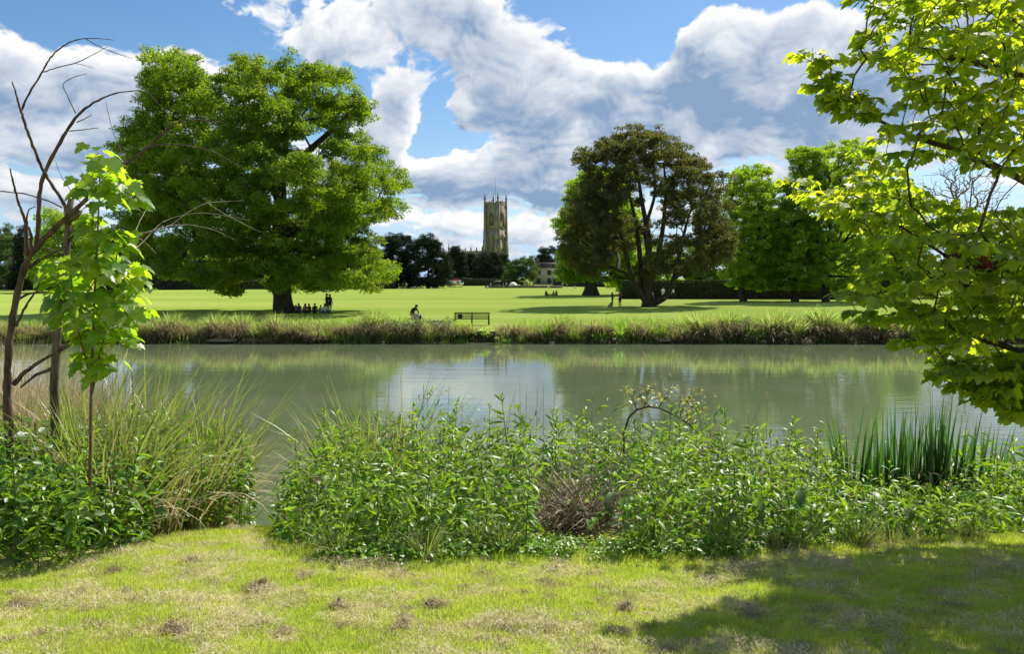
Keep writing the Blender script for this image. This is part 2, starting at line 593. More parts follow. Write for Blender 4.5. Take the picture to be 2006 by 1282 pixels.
# ------------------------------------------------------------------ trees
def grow(trunks, tips, r_tip=.02, power=.46, jit=.06, r_max=None, sag=.0, pathw=.25, tip_seg=3):
    """trunks: list of (points, radii); tips: points the crown must be reached at.
    Each tip is joined to the cheapest point of what has grown so far; returns tubes [(pts, radii)]"""
    P, par, trunkr, plen = [], [], [], []
    chains = []
    for (pts, rad) in trunks:
        pts = np.asarray(pts, float)
        t = np.linspace(0, 1, len(pts)); tt = np.linspace(0, 1, max(len(pts) * 4, 12))
        # smooth resample
        pp = np.column_stack([np.interp(tt, t, pts[:, k]) for k in range(3)])
        for _ in range(2):
            pp[1:-1] = (pp[:-2] + 2 * pp[1:-1] + pp[2:]) / 4
        rr = np.interp(tt, t, rad)
        pr = -1
        if P:
            d = np.linalg.norm(np.array(P) - pp[0], axis=1)
            if d.min() < rad[0] * 4: pr = int(d.argmin())
        base = 0 if pr < 0 else plen[pr]
        ids = []
        for i, p in enumerate(pp):
            par.append(pr if i == 0 else len(P) - 1)
            plen.append(base + np.linalg.norm(pp[:i + 1][1:] - pp[:i + 1][:-1], axis=1).sum() if i else base)
            P.append(p); trunkr.append(rr[i]); ids.append(len(P) - 1)
        chains.append((ids, True))
    root = np.array(P[0])
    tips = np.asarray(tips, float)
    order = np.argsort(np.linalg.norm(tips - np.array(P)[len(P) // 2], axis=1))
    for ti in order:
        t = tips[ti]
        A = np.array(P)
        dv = t - A
        dd = np.linalg.norm(dv, axis=1)
        cost = dd + pathw * np.array(plen)
        cost = cost + np.where(A[:, 2] > t[2] + .1 * dd, .8 * (A[:, 2] - t[2]), 0)   # branches rather rise than fall
        low = np.array([tr is not None for tr in trunkr]) & (A[:, 2] < root[2] + 1.2 * 0 + TRUNK_CLEAR)
        cost = cost + np.where(low, 1e3, 0)
        b = int(cost.argmin())
        L = dd[b]
        k = max(2, tip_seg)
        ids = []
        side = rng.normal(size=3) * jit * L
        side[2] = abs(side[2]) * .8 + sag * L
        for i in range(1, k + 1):
            f = i / k
            p = A[b] + dv[b] * f + side * math.sin(math.pi * f) + rng.normal(size=3) * jit * .25 * L * (f < 1)
            P.append(p); par.append(b if i == 1 else len(P) - 2); plen.append(plen[b] + L * f); trunkr.append(None)
            ids.append(len(P) - 1)
        chains.append(([b] + ids, False))
    n = len(P)
    cnt = np.zeros(n)
    for ids, tr in chains:
        if not tr: cnt[ids[-1]] += 1
    for i in range(n - 1, -1, -1):
        if par[i] >= 0: cnt[par[i]] += cnt[i]
    rad = np.array([trunkr[i] if trunkr[i] is not None else r_tip * max(1, cnt[i]) ** power for i in range(n)])
    out = []
    for ids, tr in chains:
        r = rad[ids].copy()
        if not tr:
            r[0] = min(r[0], r[1] * 1.25)
            if r_max: r = np.minimum(r, r_max)
        out.append((np.array([P[i] for i in ids]), r))
    return out


TRUNK_CLEAR = 0.0


def poly_points(poly, Y, n, depth, margin, min_d, shell=.45, tries=60, holes=()):
    """points inside a crown whose outline is poly (photo pixels) at distance Y; depth = half thickness in metres"""
    poly = np.asarray(poly, float)
    x0, y0 = poly.min(0); x1, y1 = poly.max(0)
    mp = margin * F_PX / Y
    N = n * tries
    px = rng.uniform(x0, x1, N); py = rng.uniform(y0, y1, N)
    ok = in_poly(px, py, poly)
    for a in np.linspace(0, 2 * np.pi, 8, endpoint=False):
        ok &= in_poly(px + mp * math.cos(a), py + mp * math.sin(a), poly)
    for (hx_, hy_, hrx, hry, pr_) in holes:
        ok &= ~((((px - hx_) / hrx) ** 2 + ((py - hy_) / hry) ** 2 < 1) & (rng.random(N) < pr_))
    px, py = px[ok], py[ok]
    # width of the crown at each row gives its thickness there
    rows = np.linspace(y0, y1, 60)
    cols = np.linspace(x0, x1, 160)
    G = in_poly(*np.meshgrid(cols, rows), poly)
    lo = np.array([cols[g_].min() if g_.any() else 0 for g_ in G]); hi = np.array([cols[g_].max() if g_.any() else 1 for g_ in G])
    l, h = np.interp(py, rows, lo), np.interp(py, rows, hi)
    c, hw = (l + h) / 2, np.maximum((h - l) / 2, 1)
    wmax = np.max((hi - lo) / 2)
    q = np.clip((px - c) / hw, -1, 1)
    th = depth * np.sqrt(np.maximum(1 - q * q, 0.02)) * (hw / wmax) ** .8
    s = rng.uniform(-1, 1, len(px))
    s = np.sign(s) * np.abs(s) ** shell
    yo = s * np.maximum(th - margin * .5, 0)
    u, v = ray(px, py)
    Yp = Y + yo
    W = np.column_stack([u * Yp, Yp, CAM_Z + v * Yp])
    keep = []
    K = np.zeros((0, 3))
    for w_ in W:
        if len(keep) >= n: break
        if len(keep) == 0 or (((K - w_) ** 2).sum(1)).min() > min_d ** 2:
            keep.append(w_); K = np.array(keep)
    return K


def crown(centers, r, subs, per, size, squash=.75, sub_r=.5, up=.55, mb=None, TV=None, TF=None, out_c=None, tone=.35):
    """leafy clumps: every centre gets sub-clumps, every sub-clump leaves"""
    TV = TUFT_V if TV is None else TV
    TF = TUFT_F if TF is None else TF
    C = np.repeat(centers, subs, 0)
    d = rng.normal(size=C.shape); d /= np.linalg.norm(d, axis=1)[:, None]
    d[:, 2] = np.where(d[:, 2] < -.2, d[:, 2] * .5, d[:, 2])
    rr = r * rng.uniform(.35, 1.0, len(C))[:, None]
    S = C + d * rr * [1, 1, squash]
    ctint = np.repeat(rng.random(len(centers)), subs) * .6 + rng.random(len(C)) * .4
    N = len(S) * per
    Q = np.repeat(S, per, 0)
    e = rng.normal(size=Q.shape); e /= np.linalg.norm(e, axis=1)[:, None]
    pos = Q + e * (sub_r * r * rng.random(N)[:, None] ** .45) * [1, 1, .6]
    nrm = rng.normal(size=(N, 3)) * .75 + [0, 0, up] + e * .55
    tint = np.clip(np.repeat(ctint, per) * (1 - tone) + rng.random(N) * tone, 0, 1)
    mb = mb or MB()
    mb.scatter(TV, TF, pos, rots(nrm), size * rng.uniform(.65, 1.25, N), tint)
    return mb, S


def make_tree(name, label, cat, base, trunks, poly, Y, leafm, barkm, n=150, r=1.2, subs=6, per=30, size=.35, depth=6, min_d=1.1,
              margin=.7, r_tip=.025, group=None, clear=1.5, sides=6, extra=None, power=.46, tip_part=.35, up=.55, shell=.45, squash=.75, sub_r=.5, holes=()):
    global TRUNK_CLEAR
    TRUNK_CLEAR = clear
    root = empty(name, tuple(base))
    tag(root, label, cat, group)
    C = poly_points(poly, Y, n, depth, margin, min_d, shell=shell, holes=holes)
    if extra is not None: C = np.concatenate([C, extra])
    mb, S = crown(C, r, subs, per, size, up=up, squash=squash, sub_r=sub_r)
    tips = np.concatenate([C, S[rng.random(len(S)) < tip_part]])
    tw = MB()
    for pts, rad in grow(trunks, tips, r_tip=r_tip, power=power):
        tw.tube(pts, rad, sides if rad[0] > .1 else 4, cap=False)
    o1 = tw.build('trunk', barkm, root, smooth=True)
    o2 = mb.build('crown', leafm, root)
    inv = np.array(base)
    for o in (o1, o2):
        o.location = tuple(-inv)
    kids(root, [o1, o2])
    return root


# the lie of the land
_gy = np.array([-400, -30, 0, 3, 4, 6, 7.5, 9, 9.7, 10.6, 12, 44, 47.6, 48.3, 48.7, 50, 60, 3000.])
_gz = np.array([1.9, 1.8, 1.65, 1.55, 1.42, 1.18, .86, .46, .05, -.72, -1.5, -1.8, -1.2, -.45, -.08, 0, 0, 0])


def ground_z(x, y):
    x = np.asarray(x, float); y = np.asarray(y, float)
    z = np.interp(y, _gy, _gz)
    near = np.clip((9.5 - y) / 3, 0, 1) * np.clip((y + 20) / 10, 0, 1)
    z = z + near * (fbm(x * 1.3 + 50, y * 1.3 + 90, 3, 5) * .035 + fbm(x * 5 + 50, y * 7 + 90, 3, 6) * .028)
    return z


def gpt(px, Y):
    """ground point at distance Y seen in photo column px"""
    u = (px - CX) / F_PX
    x = u * Y * 1.002
    return np.array([x, Y, float(ground_z(x, Y))])

# ------------------------------------------------------------------ ground, water
ys = np.unique(np.concatenate([[-400, -150, -60, -30, -15, -8, -4, -1], np.arange(0, 3, .3), np.arange(3, 13, .08), np.arange(13, 46, 3.0),
                               np.arange(46, 52, .2), np.arange(52, 80, 2.0), np.arange(80, 200, 10.0), [220, 250, 300, 360, 420, 500, 700, 1000, 1600, 3000]]))
xs = np.unique(np.concatenate([-np.geomspace(9, 2500, 26), np.geomspace(9, 2500, 26), np.arange(-9, 9.01, .12)]))
GX, GY = np.meshgrid(xs, ys)
GZ = ground_z(GX, GY)
V = np.column_stack([GX.ravel(), GY.ravel(), GZ.ravel()])
ny, nx = GX.shape
i = np.arange(ny - 1)[:, None] * nx; j = np.arange(nx - 1)[None]
F = np.stack([i + j, i + j + 1, i + nx + j + 1, i + nx + j], -1).reshape(-1, 4)

gm, k, out = new_mat('turf_ground')
geo = k.n('ShaderNodeNewGeometry')
pos = geo.outputs['Position']
sx = k.n('ShaderNodeSeparateXYZ', {0: pos})
# far lawn: mown turf, in long soft bands of slightly different grass
v1 = k.n('ShaderNodeMapping', {'Vector': pos, 'Scale': (.012, .07, 1)}).outputs[0]
n1 = k.noise(v1, 1.0, 5, .6)
v2 = k.n('ShaderNodeMapping', {'Vector': pos, 'Scale': (.25, .9, 1)}).outputs[0]
n2 = k.noise(v2, 1.0, 6, .65)
n4 = k.noise(pos, 5.0, 5, .7)
far = k.mix(k.ramp(n1, .35, .65), (.27, .37, .065, 1), (.36, .43, .10, 1))
far = k.mix(k.ramp(n2, .52, .78, 0, .5), far, (.42, .45, .14, 1))
far = k.mix(k.ramp(n4, .45, .7, 0, .35), far, (.20, .30, .05, 1))
# near lawn: thin turf and thatch over soil
n3 = k.noise(pos, 3.5, 6, .62)
near = k.mix(k.ramp(n3, .40, .62), (.26, .32, .05, 1), (.46, .42, .18, 1))
near = k.mix(k.ramp(k.noise(pos, 40, 4, .6), .5, .7, 0, .6), near, (.07, .06, .03, 1))
mud = (.055, .045, .03, 1)
f_far = k.ramp(sx.outputs[1], 30, 40, smooth=False)
col = k.mix(f_far, near, far)
low = k.ramp(sx.outputs[2], .10, -.10)
edge = k.m('MULTIPLY', low, k.m('LESS_THAN', sx.outputs[1], 48.9))
col = k.mix(edge, col, mud)
d = k.n('ShaderNodeBsdfDiffuse', {'Color': col, 'Roughness': .6})
bp = k.n('ShaderNodeBump', {'Height': k.noise(pos, 9.0, 5, .7), 'Strength': .6, 'Distance': .05})
k.t.links.new(bp.outputs[0], d.inputs['Normal'])
k.t.links.new(d.outputs[0], out.inputs[0])
tag(mesh_obj('ground', V, [F], gm, smooth=True), kind='structure')

wm, k, out = new_mat('silty_water')
geo = k.n('ShaderNodeNewGeometry')
pos = geo.outputs['Position']
va = k.n('ShaderNodeMapping', {'Vector': pos, 'Scale': (.35, 1.3, 1), 'Rotation': (0, 0, R(8))}).outputs[0]
vb = k.n('ShaderNodeMapping', {'Vector': pos, 'Scale': (1.2, 3.5, 1), 'Rotation': (0, 0, R(-6))}).outputs[0]
h = k.m('ADD', k.m('MULTIPLY', k.noise(va, 1.0, 3, .5), .6), k.m('MULTIPLY', k.noise(vb, 1.6, 3, .5), .16))
# a patch of wind ripples on the right
rp = k.n('ShaderNodeVectorMath', {0: pos, 1: (15.0, 26, -.63)}, operation='DISTANCE').outputs['Value']
wv = k.n('ShaderNodeTexWave', {'Vector': k.n('ShaderNodeMapping', {'Vector': pos, 'Rotation': (0, 0, R(-16)), 'Scale': (.2, 1, 1)}).outputs[0],
                               'Scale': .9, 'Distortion': 2.0, 'Detail': 2.0}, bands_direction='Y').outputs['Fac']
h = k.m('ADD', h, k.m('MULTIPLY', wv, k.ramp(rp, 12, 3, 0, .10)))
bp = k.n('ShaderNodeBump', {'Height': h, 'Strength': .5, 'Distance': .018})
silt = k.mix(k.ramp(k.noise(pos, .15, 3, .5), .4, .6), (.085, .112, .058, 1), (.105, .128, .072, 1))
b = k.n('ShaderNodeBsdfPrincipled', {'Base Color': silt, 'Roughness': .02, 'IOR': 1.333, 'Specular IOR Level': .5})
k.t.links.new(bp.outputs[0], b.inputs['Normal'])
k.t.links.new(b.outputs[0], out.inputs[0])
wx = np.array([-700, -60, 60, 700.]); wy = np.array([9.8, 48.6])
V = np.array([[x, y, -.63] for y in wy for x in wx])
tag(mesh_obj('lake_water', V, [np.array([[i, i + 1, i + 5, i + 4] for i in range(3)])], wm), kind='structure')

# ------------------------------------------------------------------ church
stone = rough_mat('limestone', (.165, .145, .122), (.285, .25, .205), .35, .95, bump=.3, dist=.1, stretch=(1, 1, .45), c2=(.13, .115, .10), scale2=.12)
stone_d = rough_mat('weathered_limestone', (.12, .11, .09), (.22, .195, .155), .8, .95, bump=.3, dist=.1)
opening = plain_mat('dark_opening', (.035, .035, .035), .6)
louv = plain_mat('louvre_slate', (.075, .07, .06), .8)
lead = plain_mat('lead_roof', (.12, .13, .14), .6)


def rotz_pts(V, a):
    c, s = math.cos(a), math.sin(a)
    return np.asarray(V) @ np.array([[c, s, 0], [-s, c, 0], [0, 0, 1]])


def pinnacle(mb, c, r, h):
    mb.box((c[0], c[1], c[2] + h * .25), (r * 1.5, r * 1.5, h * .5))
    mb.box((c[0], c[1], c[2] + h * .51), (r * 2.1, r * 2.1, h * .05))
    mb.cone((c[0], c[1], c[2] + h * .53), r * .85, .03, h * .47, 6)
    for q in range(4):
        mb.box((c[0] + r * .55 * math.cos(q * 1.57), c[1] + r * .55 * math.sin(q * 1.57), c[2] + h * .7), (r * .5, r * .5, h * .04))


def arch_pts(w, h, n=7):
    """pointed arch outline in x,z"""
    p = [(-w / 2, 0), (-w / 2, h - w * .85)]
    for i in range(1, n):
        a = i / n
        p.append((-w / 2 * math.cos(a * math.pi / 2), h - w * .85 + w * .85 * math.sin(a * math.pi / 2)))
    p.append((0, h))
    q = [(-x, z) for x, z in p[:-1]][::-1]
    return p + q


def prism_xz(mb, outline, y0, y1, at=(0, 0, 0), tint=.5):
    n = len(outline)
    A = np.array([[x, y0, z] for x, z in outline] + [[x, y1, z] for x, z in outline]) + np.array(at)
    i = np.arange(n)
    side = np.column_stack([i, (i + 1) % n, (i + 1) % n + n, i + n])
    return mb.add(A, [np.arange(n)[None], (np.arange(n) + n)[::-1][None], side], tint)


CH_Y = 480.0
ch = pt(971, 556, CH_Y); ch[2] = 0
S_T = 9.3                       # side of the tower
ZT = (556 - 402) * CH_Y / F_PX + 3.3 - 4.0
church = empty('church', tuple(ch), R(-31.6))
tag(church, 'large limestone church with tall square battlemented tower rising behind the dark trees', 'church')
tw = MB()
st = [(0, 17, 1.10), (17, 31, 1.03), (31, ZT, .97)]
for z0, z1, f in st:
    s_ = S_T * f
    tw.box((0, 0, (z0 + z1) / 2), (s_, s_, z1 - z0))
tower = tw.build('tower', stone, church)
for z, f, hh in ((17, 1.17, .5), (17.9, 1.12, .3), (31, 1.09, .55), (31.9, 1.05, .3), (24.5, 1.06, .25), (ZT - .35, 1.05, .6), (ZT - 8.6, 1.01, .25), (9, 1.16, .4)):
    MB().box((0, 0, z), (S_T * f, S_T * f, hh)).build('string_course', stone_d, tower)
bt = MB()
for sx_ in (-1, 1):
    for sy_ in (-1, 1):
        for (z1, z0, wd, pr) in ((17, 0, 2.0, 2.0), (25, 17, 1.7, 1.3), (31, 25, 1.4, .8), (ZT, 31, 1.0, .4)):
            c = S_T * .5
            bt.box((sx_ * (c + pr * .25), sy_ * (c - wd * .5 + .1), (z0 + z1) / 2), (pr + .9, wd, z1 - z0 + .004 * wd), taper=.93)
            bt.box((sx_ * (c - wd * .5 + .1), sy_ * (c + pr * .25), (z0 + z1) / 2 + .01), (wd, pr + .9, z1 - z0), taper=.93)
for q in range(4):
    bt.build('buttress', stone, tower) if q == 0 else None
pp = MB()
for q in range(4):
    a = q * math.pi / 2
    for i in range(7):
        if i % 2 == 0:
            v = MB().box(((i - 3) * S_T / 7.2, S_T * .485, ZT + 1.15), (S_T / 8.6, .4, 1.0))
            pp.add(rotz_pts(v.V[0], a), [f[0] for f in v.F.values()])
    v = MB().box((0, S_T * .485, ZT + .35), (S_T * .97, .45, .9))
    pp.add(rotz_pts(v.V[0], a), [f[0] for f in v.F.values()])
pp.build('parapet', stone_d, tower)
for sx_ in (-1, 1):
    for sy_ in (-1, 1):
        pn = MB(); pinnacle(pn, (sx_ * S_T * .49, sy_ * S_T * .49, ZT - .5), .55, 7.6)
        pn.build('pinnacle', stone_d, tower)
for q in range(4):
    pn = MB(); pinnacle(pn, (*(rotz_pts([[0, S_T * .49, 0]], q * math.pi / 2)[0][:2]), ZT + .6), .3, 2.2)
    pn.build('small_pinnacle', stone_d, tower)
fp = MB(); fp.tube([(0, 0, ZT - 1), (0, 0, ZT + 16)], [.14, .06], 6)
fp.build('flagpole', lead, tower)
# windows of the two faces turned to the park, and their mates behind
for q in range(4):
    a = q * math.pi / 2
    for (xo, z0, w_, h_, nm) in ((0, 33.5, 3.0, 7.6, 'belfry_window'), (0, 19.2, 2.6, 9.0, 'blind_arch'),
                                 (-2.7, 19.2, 1.5, 8.0, 'blind_arch'), (2.7, 19.2, 1.5, 8.0, 'blind_arch')):
        d_ = S_T * (.485 if z0 > 31 else .515)
        fr = MB(); prism_xz(fr, arch_pts(w_ + .5, h_ + .35), -d_ - .16, -d_ + .1, (xo, 0, z0 - .15))
        fr.V[0] = rotz_pts(fr.V[0], a)
        fo = fr.build(nm, stone_d, tower)
        op = MB(); prism_xz(op, arch_pts(w_, h_), -d_ - .20, -d_ + .05, (xo, 0, z0))
        op.V[0] = rotz_pts(op.V[0], a)
        op.build('louvre' if nm[0] == 'b' and z0 > 31 else 'recess', louv if z0 > 31 else stone_d, fo)
        mu = MB(); mu.box((xo, -d_ - .24, z0 + h_ * .42), (.22, .16, h_ * .84)); mu.box((xo, -d_ - .23, z0 + h_ * .45), (w_, .15, .25))
        for f_ in (.2, .35, .6):
            mu.box((xo, -d_ - .22, z0 + h_ * f_), (w_ * .96, .12, .12))
        mu.V = [rotz_pts(v_, a) for v_ in mu.V]
        mu.build('mullion', stone, fo)
# nave running back to the left, with its own battlements and pinnacles
nv = MB()
ang_n = R(180 - 31.6 * 0)
L_N = 31.0
nv.box((-S_T * .5 - L_N / 2, 1.0, 9.0), (L_N, 13.0, 18.0))
nv.box((-S_T * .5 - L_N / 2, -7.5, 5.0), (L_N, 6.0, 10.0))
nave = nv.build('nave', stone, church)
nb = MB()
for i in range(22):
    nb.box((-S_T * .5 - .8 - i * L_N / 22, -5.3, 18.75), (.8, .35, .7))
nb.box((-S_T * .5 - L_N / 2, -5.3, 18.2), (L_N, .45, .5))
for i in range(26):
    nb.box((-S_T * .5 - .6 - i * L_N / 26, -10.35, 10.6), (.7, .35, .6))
nb.build('parapet', stone_d, nave)
for i, hh in enumerate((4.2, 3.6, 4.0, 3.4, 4.4, 3.8, 6.0, 4.8)):
    pn = MB(); pinnacle(pn, (-S_T * .5 - 1.2 - i * 4.1, -5.4, 18.0), .42, hh)
    pn.build('pinnacle', stone_d, nave)
for i in range(7):
    op = MB(); prism_xz(op, arch_pts(2.4, 6.0), -5.62, -5.4, (-S_T * .5 - 3.2 - i * 4.1, 0, 11.2))
    wo_ = op.build('window', opening, nave)
    op = MB(); prism_xz(op, arch_pts(2.2, 6.0), -10.62, -10.4, (-S_T * .5 - 3.2 - i * 4.1, 0, 2.2)); op.build('window', opening, nave)
fb = MB()
prism_xz(fb, [(-S_T * .5 - 5.0, 8), (-S_T * .5 - 5.0, 12), (-S_T * .5, 24), (-S_T * .5, 8)], -4.9, -3.6)
fb.V[0][:, 1] += .02
fb.build('raking_buttress', stone_d, tower)
pn = MB(); pinnacle(pn, (S_T * .5 + 4.2, 4.5, 7.0), .4, 8.0); pn.box((S_T * .5 + 4.2, 4.5, 3.5), (2.0, 2.0, 7.0))
pn.build('porch_turret', stone_d, church)

# ------------------------------------------------------------------ house
HY = 345.0
hx = pt(1076, 556, HY)[0]
house = empty('stone_house', (hx, HY, 0), R(-4))
tag(house, 'pale stone mansion with dark mansard roof and dormers at the far lawn edge', 'house')
hb = MB(); hb.box((0, 4, 3.4), (13.5, 9, 6.8))
wall = hb.build('wall', rough_mat('pale_ashlar', (.30, .27, .21), (.42, .38, .30), .6, .9), house)
co = MB(); co.box((0, 4, 6.9), (14.2, 9.7, .35)); co.box((0, -.53, 3.5), (13.5, .12, .25))
for x_ in (-6.5, 6.5, -2.2, 2.2): co.box((x_, -.55, 3.4), (.5, .16, 6.6))
co.build('cornice', rough_mat('carved_stone', (.34, .31, .25), (.45, .41, .33), .6, .9), wall)
rf = MB(); rf.box((0, 4, 8.3), (13.6, 9.2, 2.5), taper=.84)
roof = rf.build('roof', rough_mat('slate', (.05, .042, .05), (.085, .07, .08), 1.5, .7), house)
for x_ in (-4.6, 0, 4.6):
    dm = MB(); dm.box((x_, -.25, 8.1), (1.5, 1.4, 1.6)); dm.box((x_, -.3, 9.0), (1.9, 1.7, .2))
    dd = dm.build('dormer', stone, roof)
    w1 = MB(); w1.box((x_, -.97, 8.1), (.9, .06, 1.1)); w1.build('pane', opening, dd)
for x_ in (-5.5, 5.5):
    cm = MB(); cm.box((x_, 5.5, 9.8), (1.5, 1.0, 2.6)); cm.box((x_, 5.5, 11.2), (1.8, 1.3, .25)); cm.build('chimney', stone_d, roof)
for x_ in (-4.6, 0, 4.6):
    for z_, h_ in ((1.7, 1.9), (5.2, 1.7)):
        fr = MB(); fr.box((x_, -.53, z_), (1.9, .16, h_ + .5))
        wf = fr.build('window', stone_d, wall)
        pn = MB(); pn.box((x_, -.60, z_), (1.3, .08, h_)); pn.build('pane', opening, wf)

# ------------------------------------------------------------------ trees of the park
bark = rough_mat('dark_bark', (.035, .028, .02), (.09, .072, .05), 2.5, .95, bump=.6, dist=.05, stretch=(3, 3, .6))
bark_far = rough_mat('grey_bark', (.05, .042, .032), (.12, .10, .08), 1.2, .95, stretch=(3, 3, .6))
m_oak = leaf_mat('oak_leaf', (.065, .125, .008), (.130, .21, .016), (.24, .42, .008), (.52, .66, .02), .54, .04, .5)
m_copper = leaf_mat('copper_leaf', (.034, .046, .020), (.075, .078, .026), (.11, .15, .018), (.32, .31, .035), .48, .05, .45)
m_lime = leaf_mat('lime_leaf', (.095, .165, .014), (.16, .25, .024), (.36, .60, .014), (.62, .80, .03), .60, .045, .45)
m_yew = leaf_mat('yew_needles', (.016, .028, .018), (.036, .052, .028), (.02, .04, .01), (.04, .07, .02), .2, .03, .5)
m_willow = leaf_mat('willow_leaf', (.045, .085, .022), (.085, .14, .035), (.11, .22, .03), (.20, .32, .05), .4, .04, .5)
m_dull = leaf_mat('dull_green_leaf', (.04, .065, .018), (.075, .10, .028), (.09, .14, .02), (.14, .20, .03), .38, .04, .5)
m_red = leaf_mat('red_leaf', (.09, .022, .012), (.15, .035, .018), (.25, .05, .015), (.40, .09, .02), .4, .04, .5)


def P3(lst, Y, dy=0.0):
    """trunk line from photo pixels at distance Y, bending dy metres away towards its end"""
    n = len(lst)
    return [pt(a, b, Y + dy * i / max(1, n - 1)) for i, (a, b) in enumerate(lst)]


OAK = [(300, 108), (345, 92), (400, 108), (440, 130), (480, 98), (520, 125), (560, 122), (600, 115), (640, 128), (690, 150), (722, 185), (728, 235), (705, 262),
       (735, 290), (772, 302), (797, 345), (792, 400), (768, 440), (748, 465), (757, 500), (765, 530), (792, 560), (745, 575), (690, 580), (640, 572),
       (600, 574), (560, 578), (515, 585), (480, 560), (440, 592), (418, 585), (380, 560), (320, 558), (285, 562), (262, 500), (238, 440), (243, 380),
       (222, 300), (240, 255), (285, 210), (270, 180), (288, 150)]
OY = 74.0
ob = gpt(555, OY)
oak_tr = [
    ([ob + [.3, 0, -.3], ob + [0, 0, .4], *P3([(553, 585), (550, 540), (546, 490), (548, 430), (550, 370), (548, 340)], OY)[0:]], [1.5, 1.0, .85, .80, .74, .66, .52, .42]),
    (P3([(550, 350), (600, 300), (650, 255), (680, 225)], OY, -3), [.38, .3, .22, .12]),
    (P3([(548, 440), (500, 400), (430, 385), (340, 370)], OY, -2), [.40, .3, .2, .1]),
    (P3([(548, 400), (520, 330), (470, 260), (420, 200)], OY, 3), [.38, .3, .2, .1]),
    (P3([(547, 480), (600, 440), (670, 420), (740, 400)], OY, 3), [.36, .28, .2, .1]),
    (P3([(548, 500), (480, 480), (400, 480), (320, 470)], OY, 2), [.36, .28, .2, .1]),
    (P3([(550, 380), (560, 280), (570, 200)], OY, 1), [.34, .22, .1]),
    (P3([(547, 470), (560, 450), (590, 440)], OY, -8), [.30, .22, .1]),
    (P3([(547, 470), (520, 440), (500, 430)], OY, 9), [.30, .22, .1]),
]
make_tree('oak_tree', 'huge spreading green oak with thick trunk, people seated in its shade', 'tree', ob, oak_tr, OAK, OY, m_oak, bark,
          n=430, r=1.7, subs=10, per=62, size=.235, depth=11, min_d=1.25, margin=.5, holes=((605, 290, 45, 40, .75), (560, 400, 30, 60, .6), (350, 455, 60, 30, .75), (440, 330, 60, 20, .6), (655, 330, 30, 20, .6)), r_tip=.022, clear=3.2, sides=9, shell=.5, sub_r=.42, tip_part=.25)

COP = [(1092, 500), (1098, 445), (1112, 400), (1128, 350), (1132, 302), (1160, 275), (1200, 262), (1240, 250), (1290, 255), (1330, 272), (1365, 300), (1388, 335),
       (1425, 345), (1432, 400), (1428, 440), (1445, 480), (1425, 510), (1400, 545), (1350, 545), (1310, 530), (1280, 548), (1240, 545), (1200, 530), (1160, 545), (1115, 530)]
CYD = 89.0
cb = gpt(1270, CYD)
cop_tr = [
    ([cb + [0, 0, -.3], cb + [0, 0, .5], *P3([(1268, 570), (1270, 520), (1272, 470), (1258, 400), (1248, 330)], CYD)], [.95, .75, .50, .42, .34, .24, .12]),
    (P3([(1268, 594), (1248, 565), (1236, 540), (1222, 480), (1205, 420)], CYD, -2), [.42, .34, .28, .2, .1]),
    (P3([(1268, 592), (1256, 560), (1254, 500), (1245, 430), (1225, 350)], CYD, 3), [.40, .34, .30, .22, .1]),
    (P3([(1276, 596), (1305, 583), (1322, 545), (1334, 480), (1350, 420)], CYD, -1), [.44, .36, .30, .22, .1]),
    (P3([(1272, 560), (1290, 500), (1300, 440), (1305, 370), (1300, 320)], CYD, 2), [.36, .3, .24, .16, .1]),
    (P3([(1271, 500), (1262, 450), (1285, 380), (1280, 310)], CYD, -3), [.3, .24, .16, .1]),
    (P3([(1325, 540), (1370, 500), (1400, 450), (1405, 400)], CYD, 0), [.24, .18, .12, .08]),
    (P3([(1236, 540), (1190, 520), (1150, 480)], CYD, 0), [.22, .16, .1]),
]
make_tree('copper_beech', 'dark purplish brown broad tree with many stems fanning from one base', 'tree', cb, cop_tr, COP, CYD, m_copper, bark,
          n=235, r=1.45, subs=9, per=44, size=.24, depth=8.5, min_d=1.2, margin=.45, holes=((1262, 455, 55, 95, .8), (1300, 380, 40, 60, .5), (1225, 520, 40, 30, .7), (1350, 470, 25, 40, .6)), r_tip=.024, clear=3.0, sides=8, shell=.55, sub_r=.42)

PALE = [(1120, 350), (1150, 320), (1200, 320), (1240, 370), (1260, 450), (1240, 530), (1200, 560), (1150, 556), (1100, 560), (1086, 540), (1090, 500), (1095, 470), (1080, 440), (1085, 415), (1112, 400), (1095, 375)]
YP = 143.0
pb = gpt(1157, YP)
make_tree('pale_green_tree', 'pale green tree with thick flared trunk behind the dark brown tree', 'tree', pb,
          [([pb + [0, 0, -.3], pb + [0, 0, 1.2], *P3([(1156, 555), (1155, 520), (1158, 450), (1165, 380)], YP)], [1.9, 1.25, .95, .85, .6, .25])],
          PALE, YP, m_lime, bark_far, n=150, r=1.9, subs=9, per=34, size=.46, depth=8, min_d=1.8, clear=3.5, r_tip=.04, margin=.9)

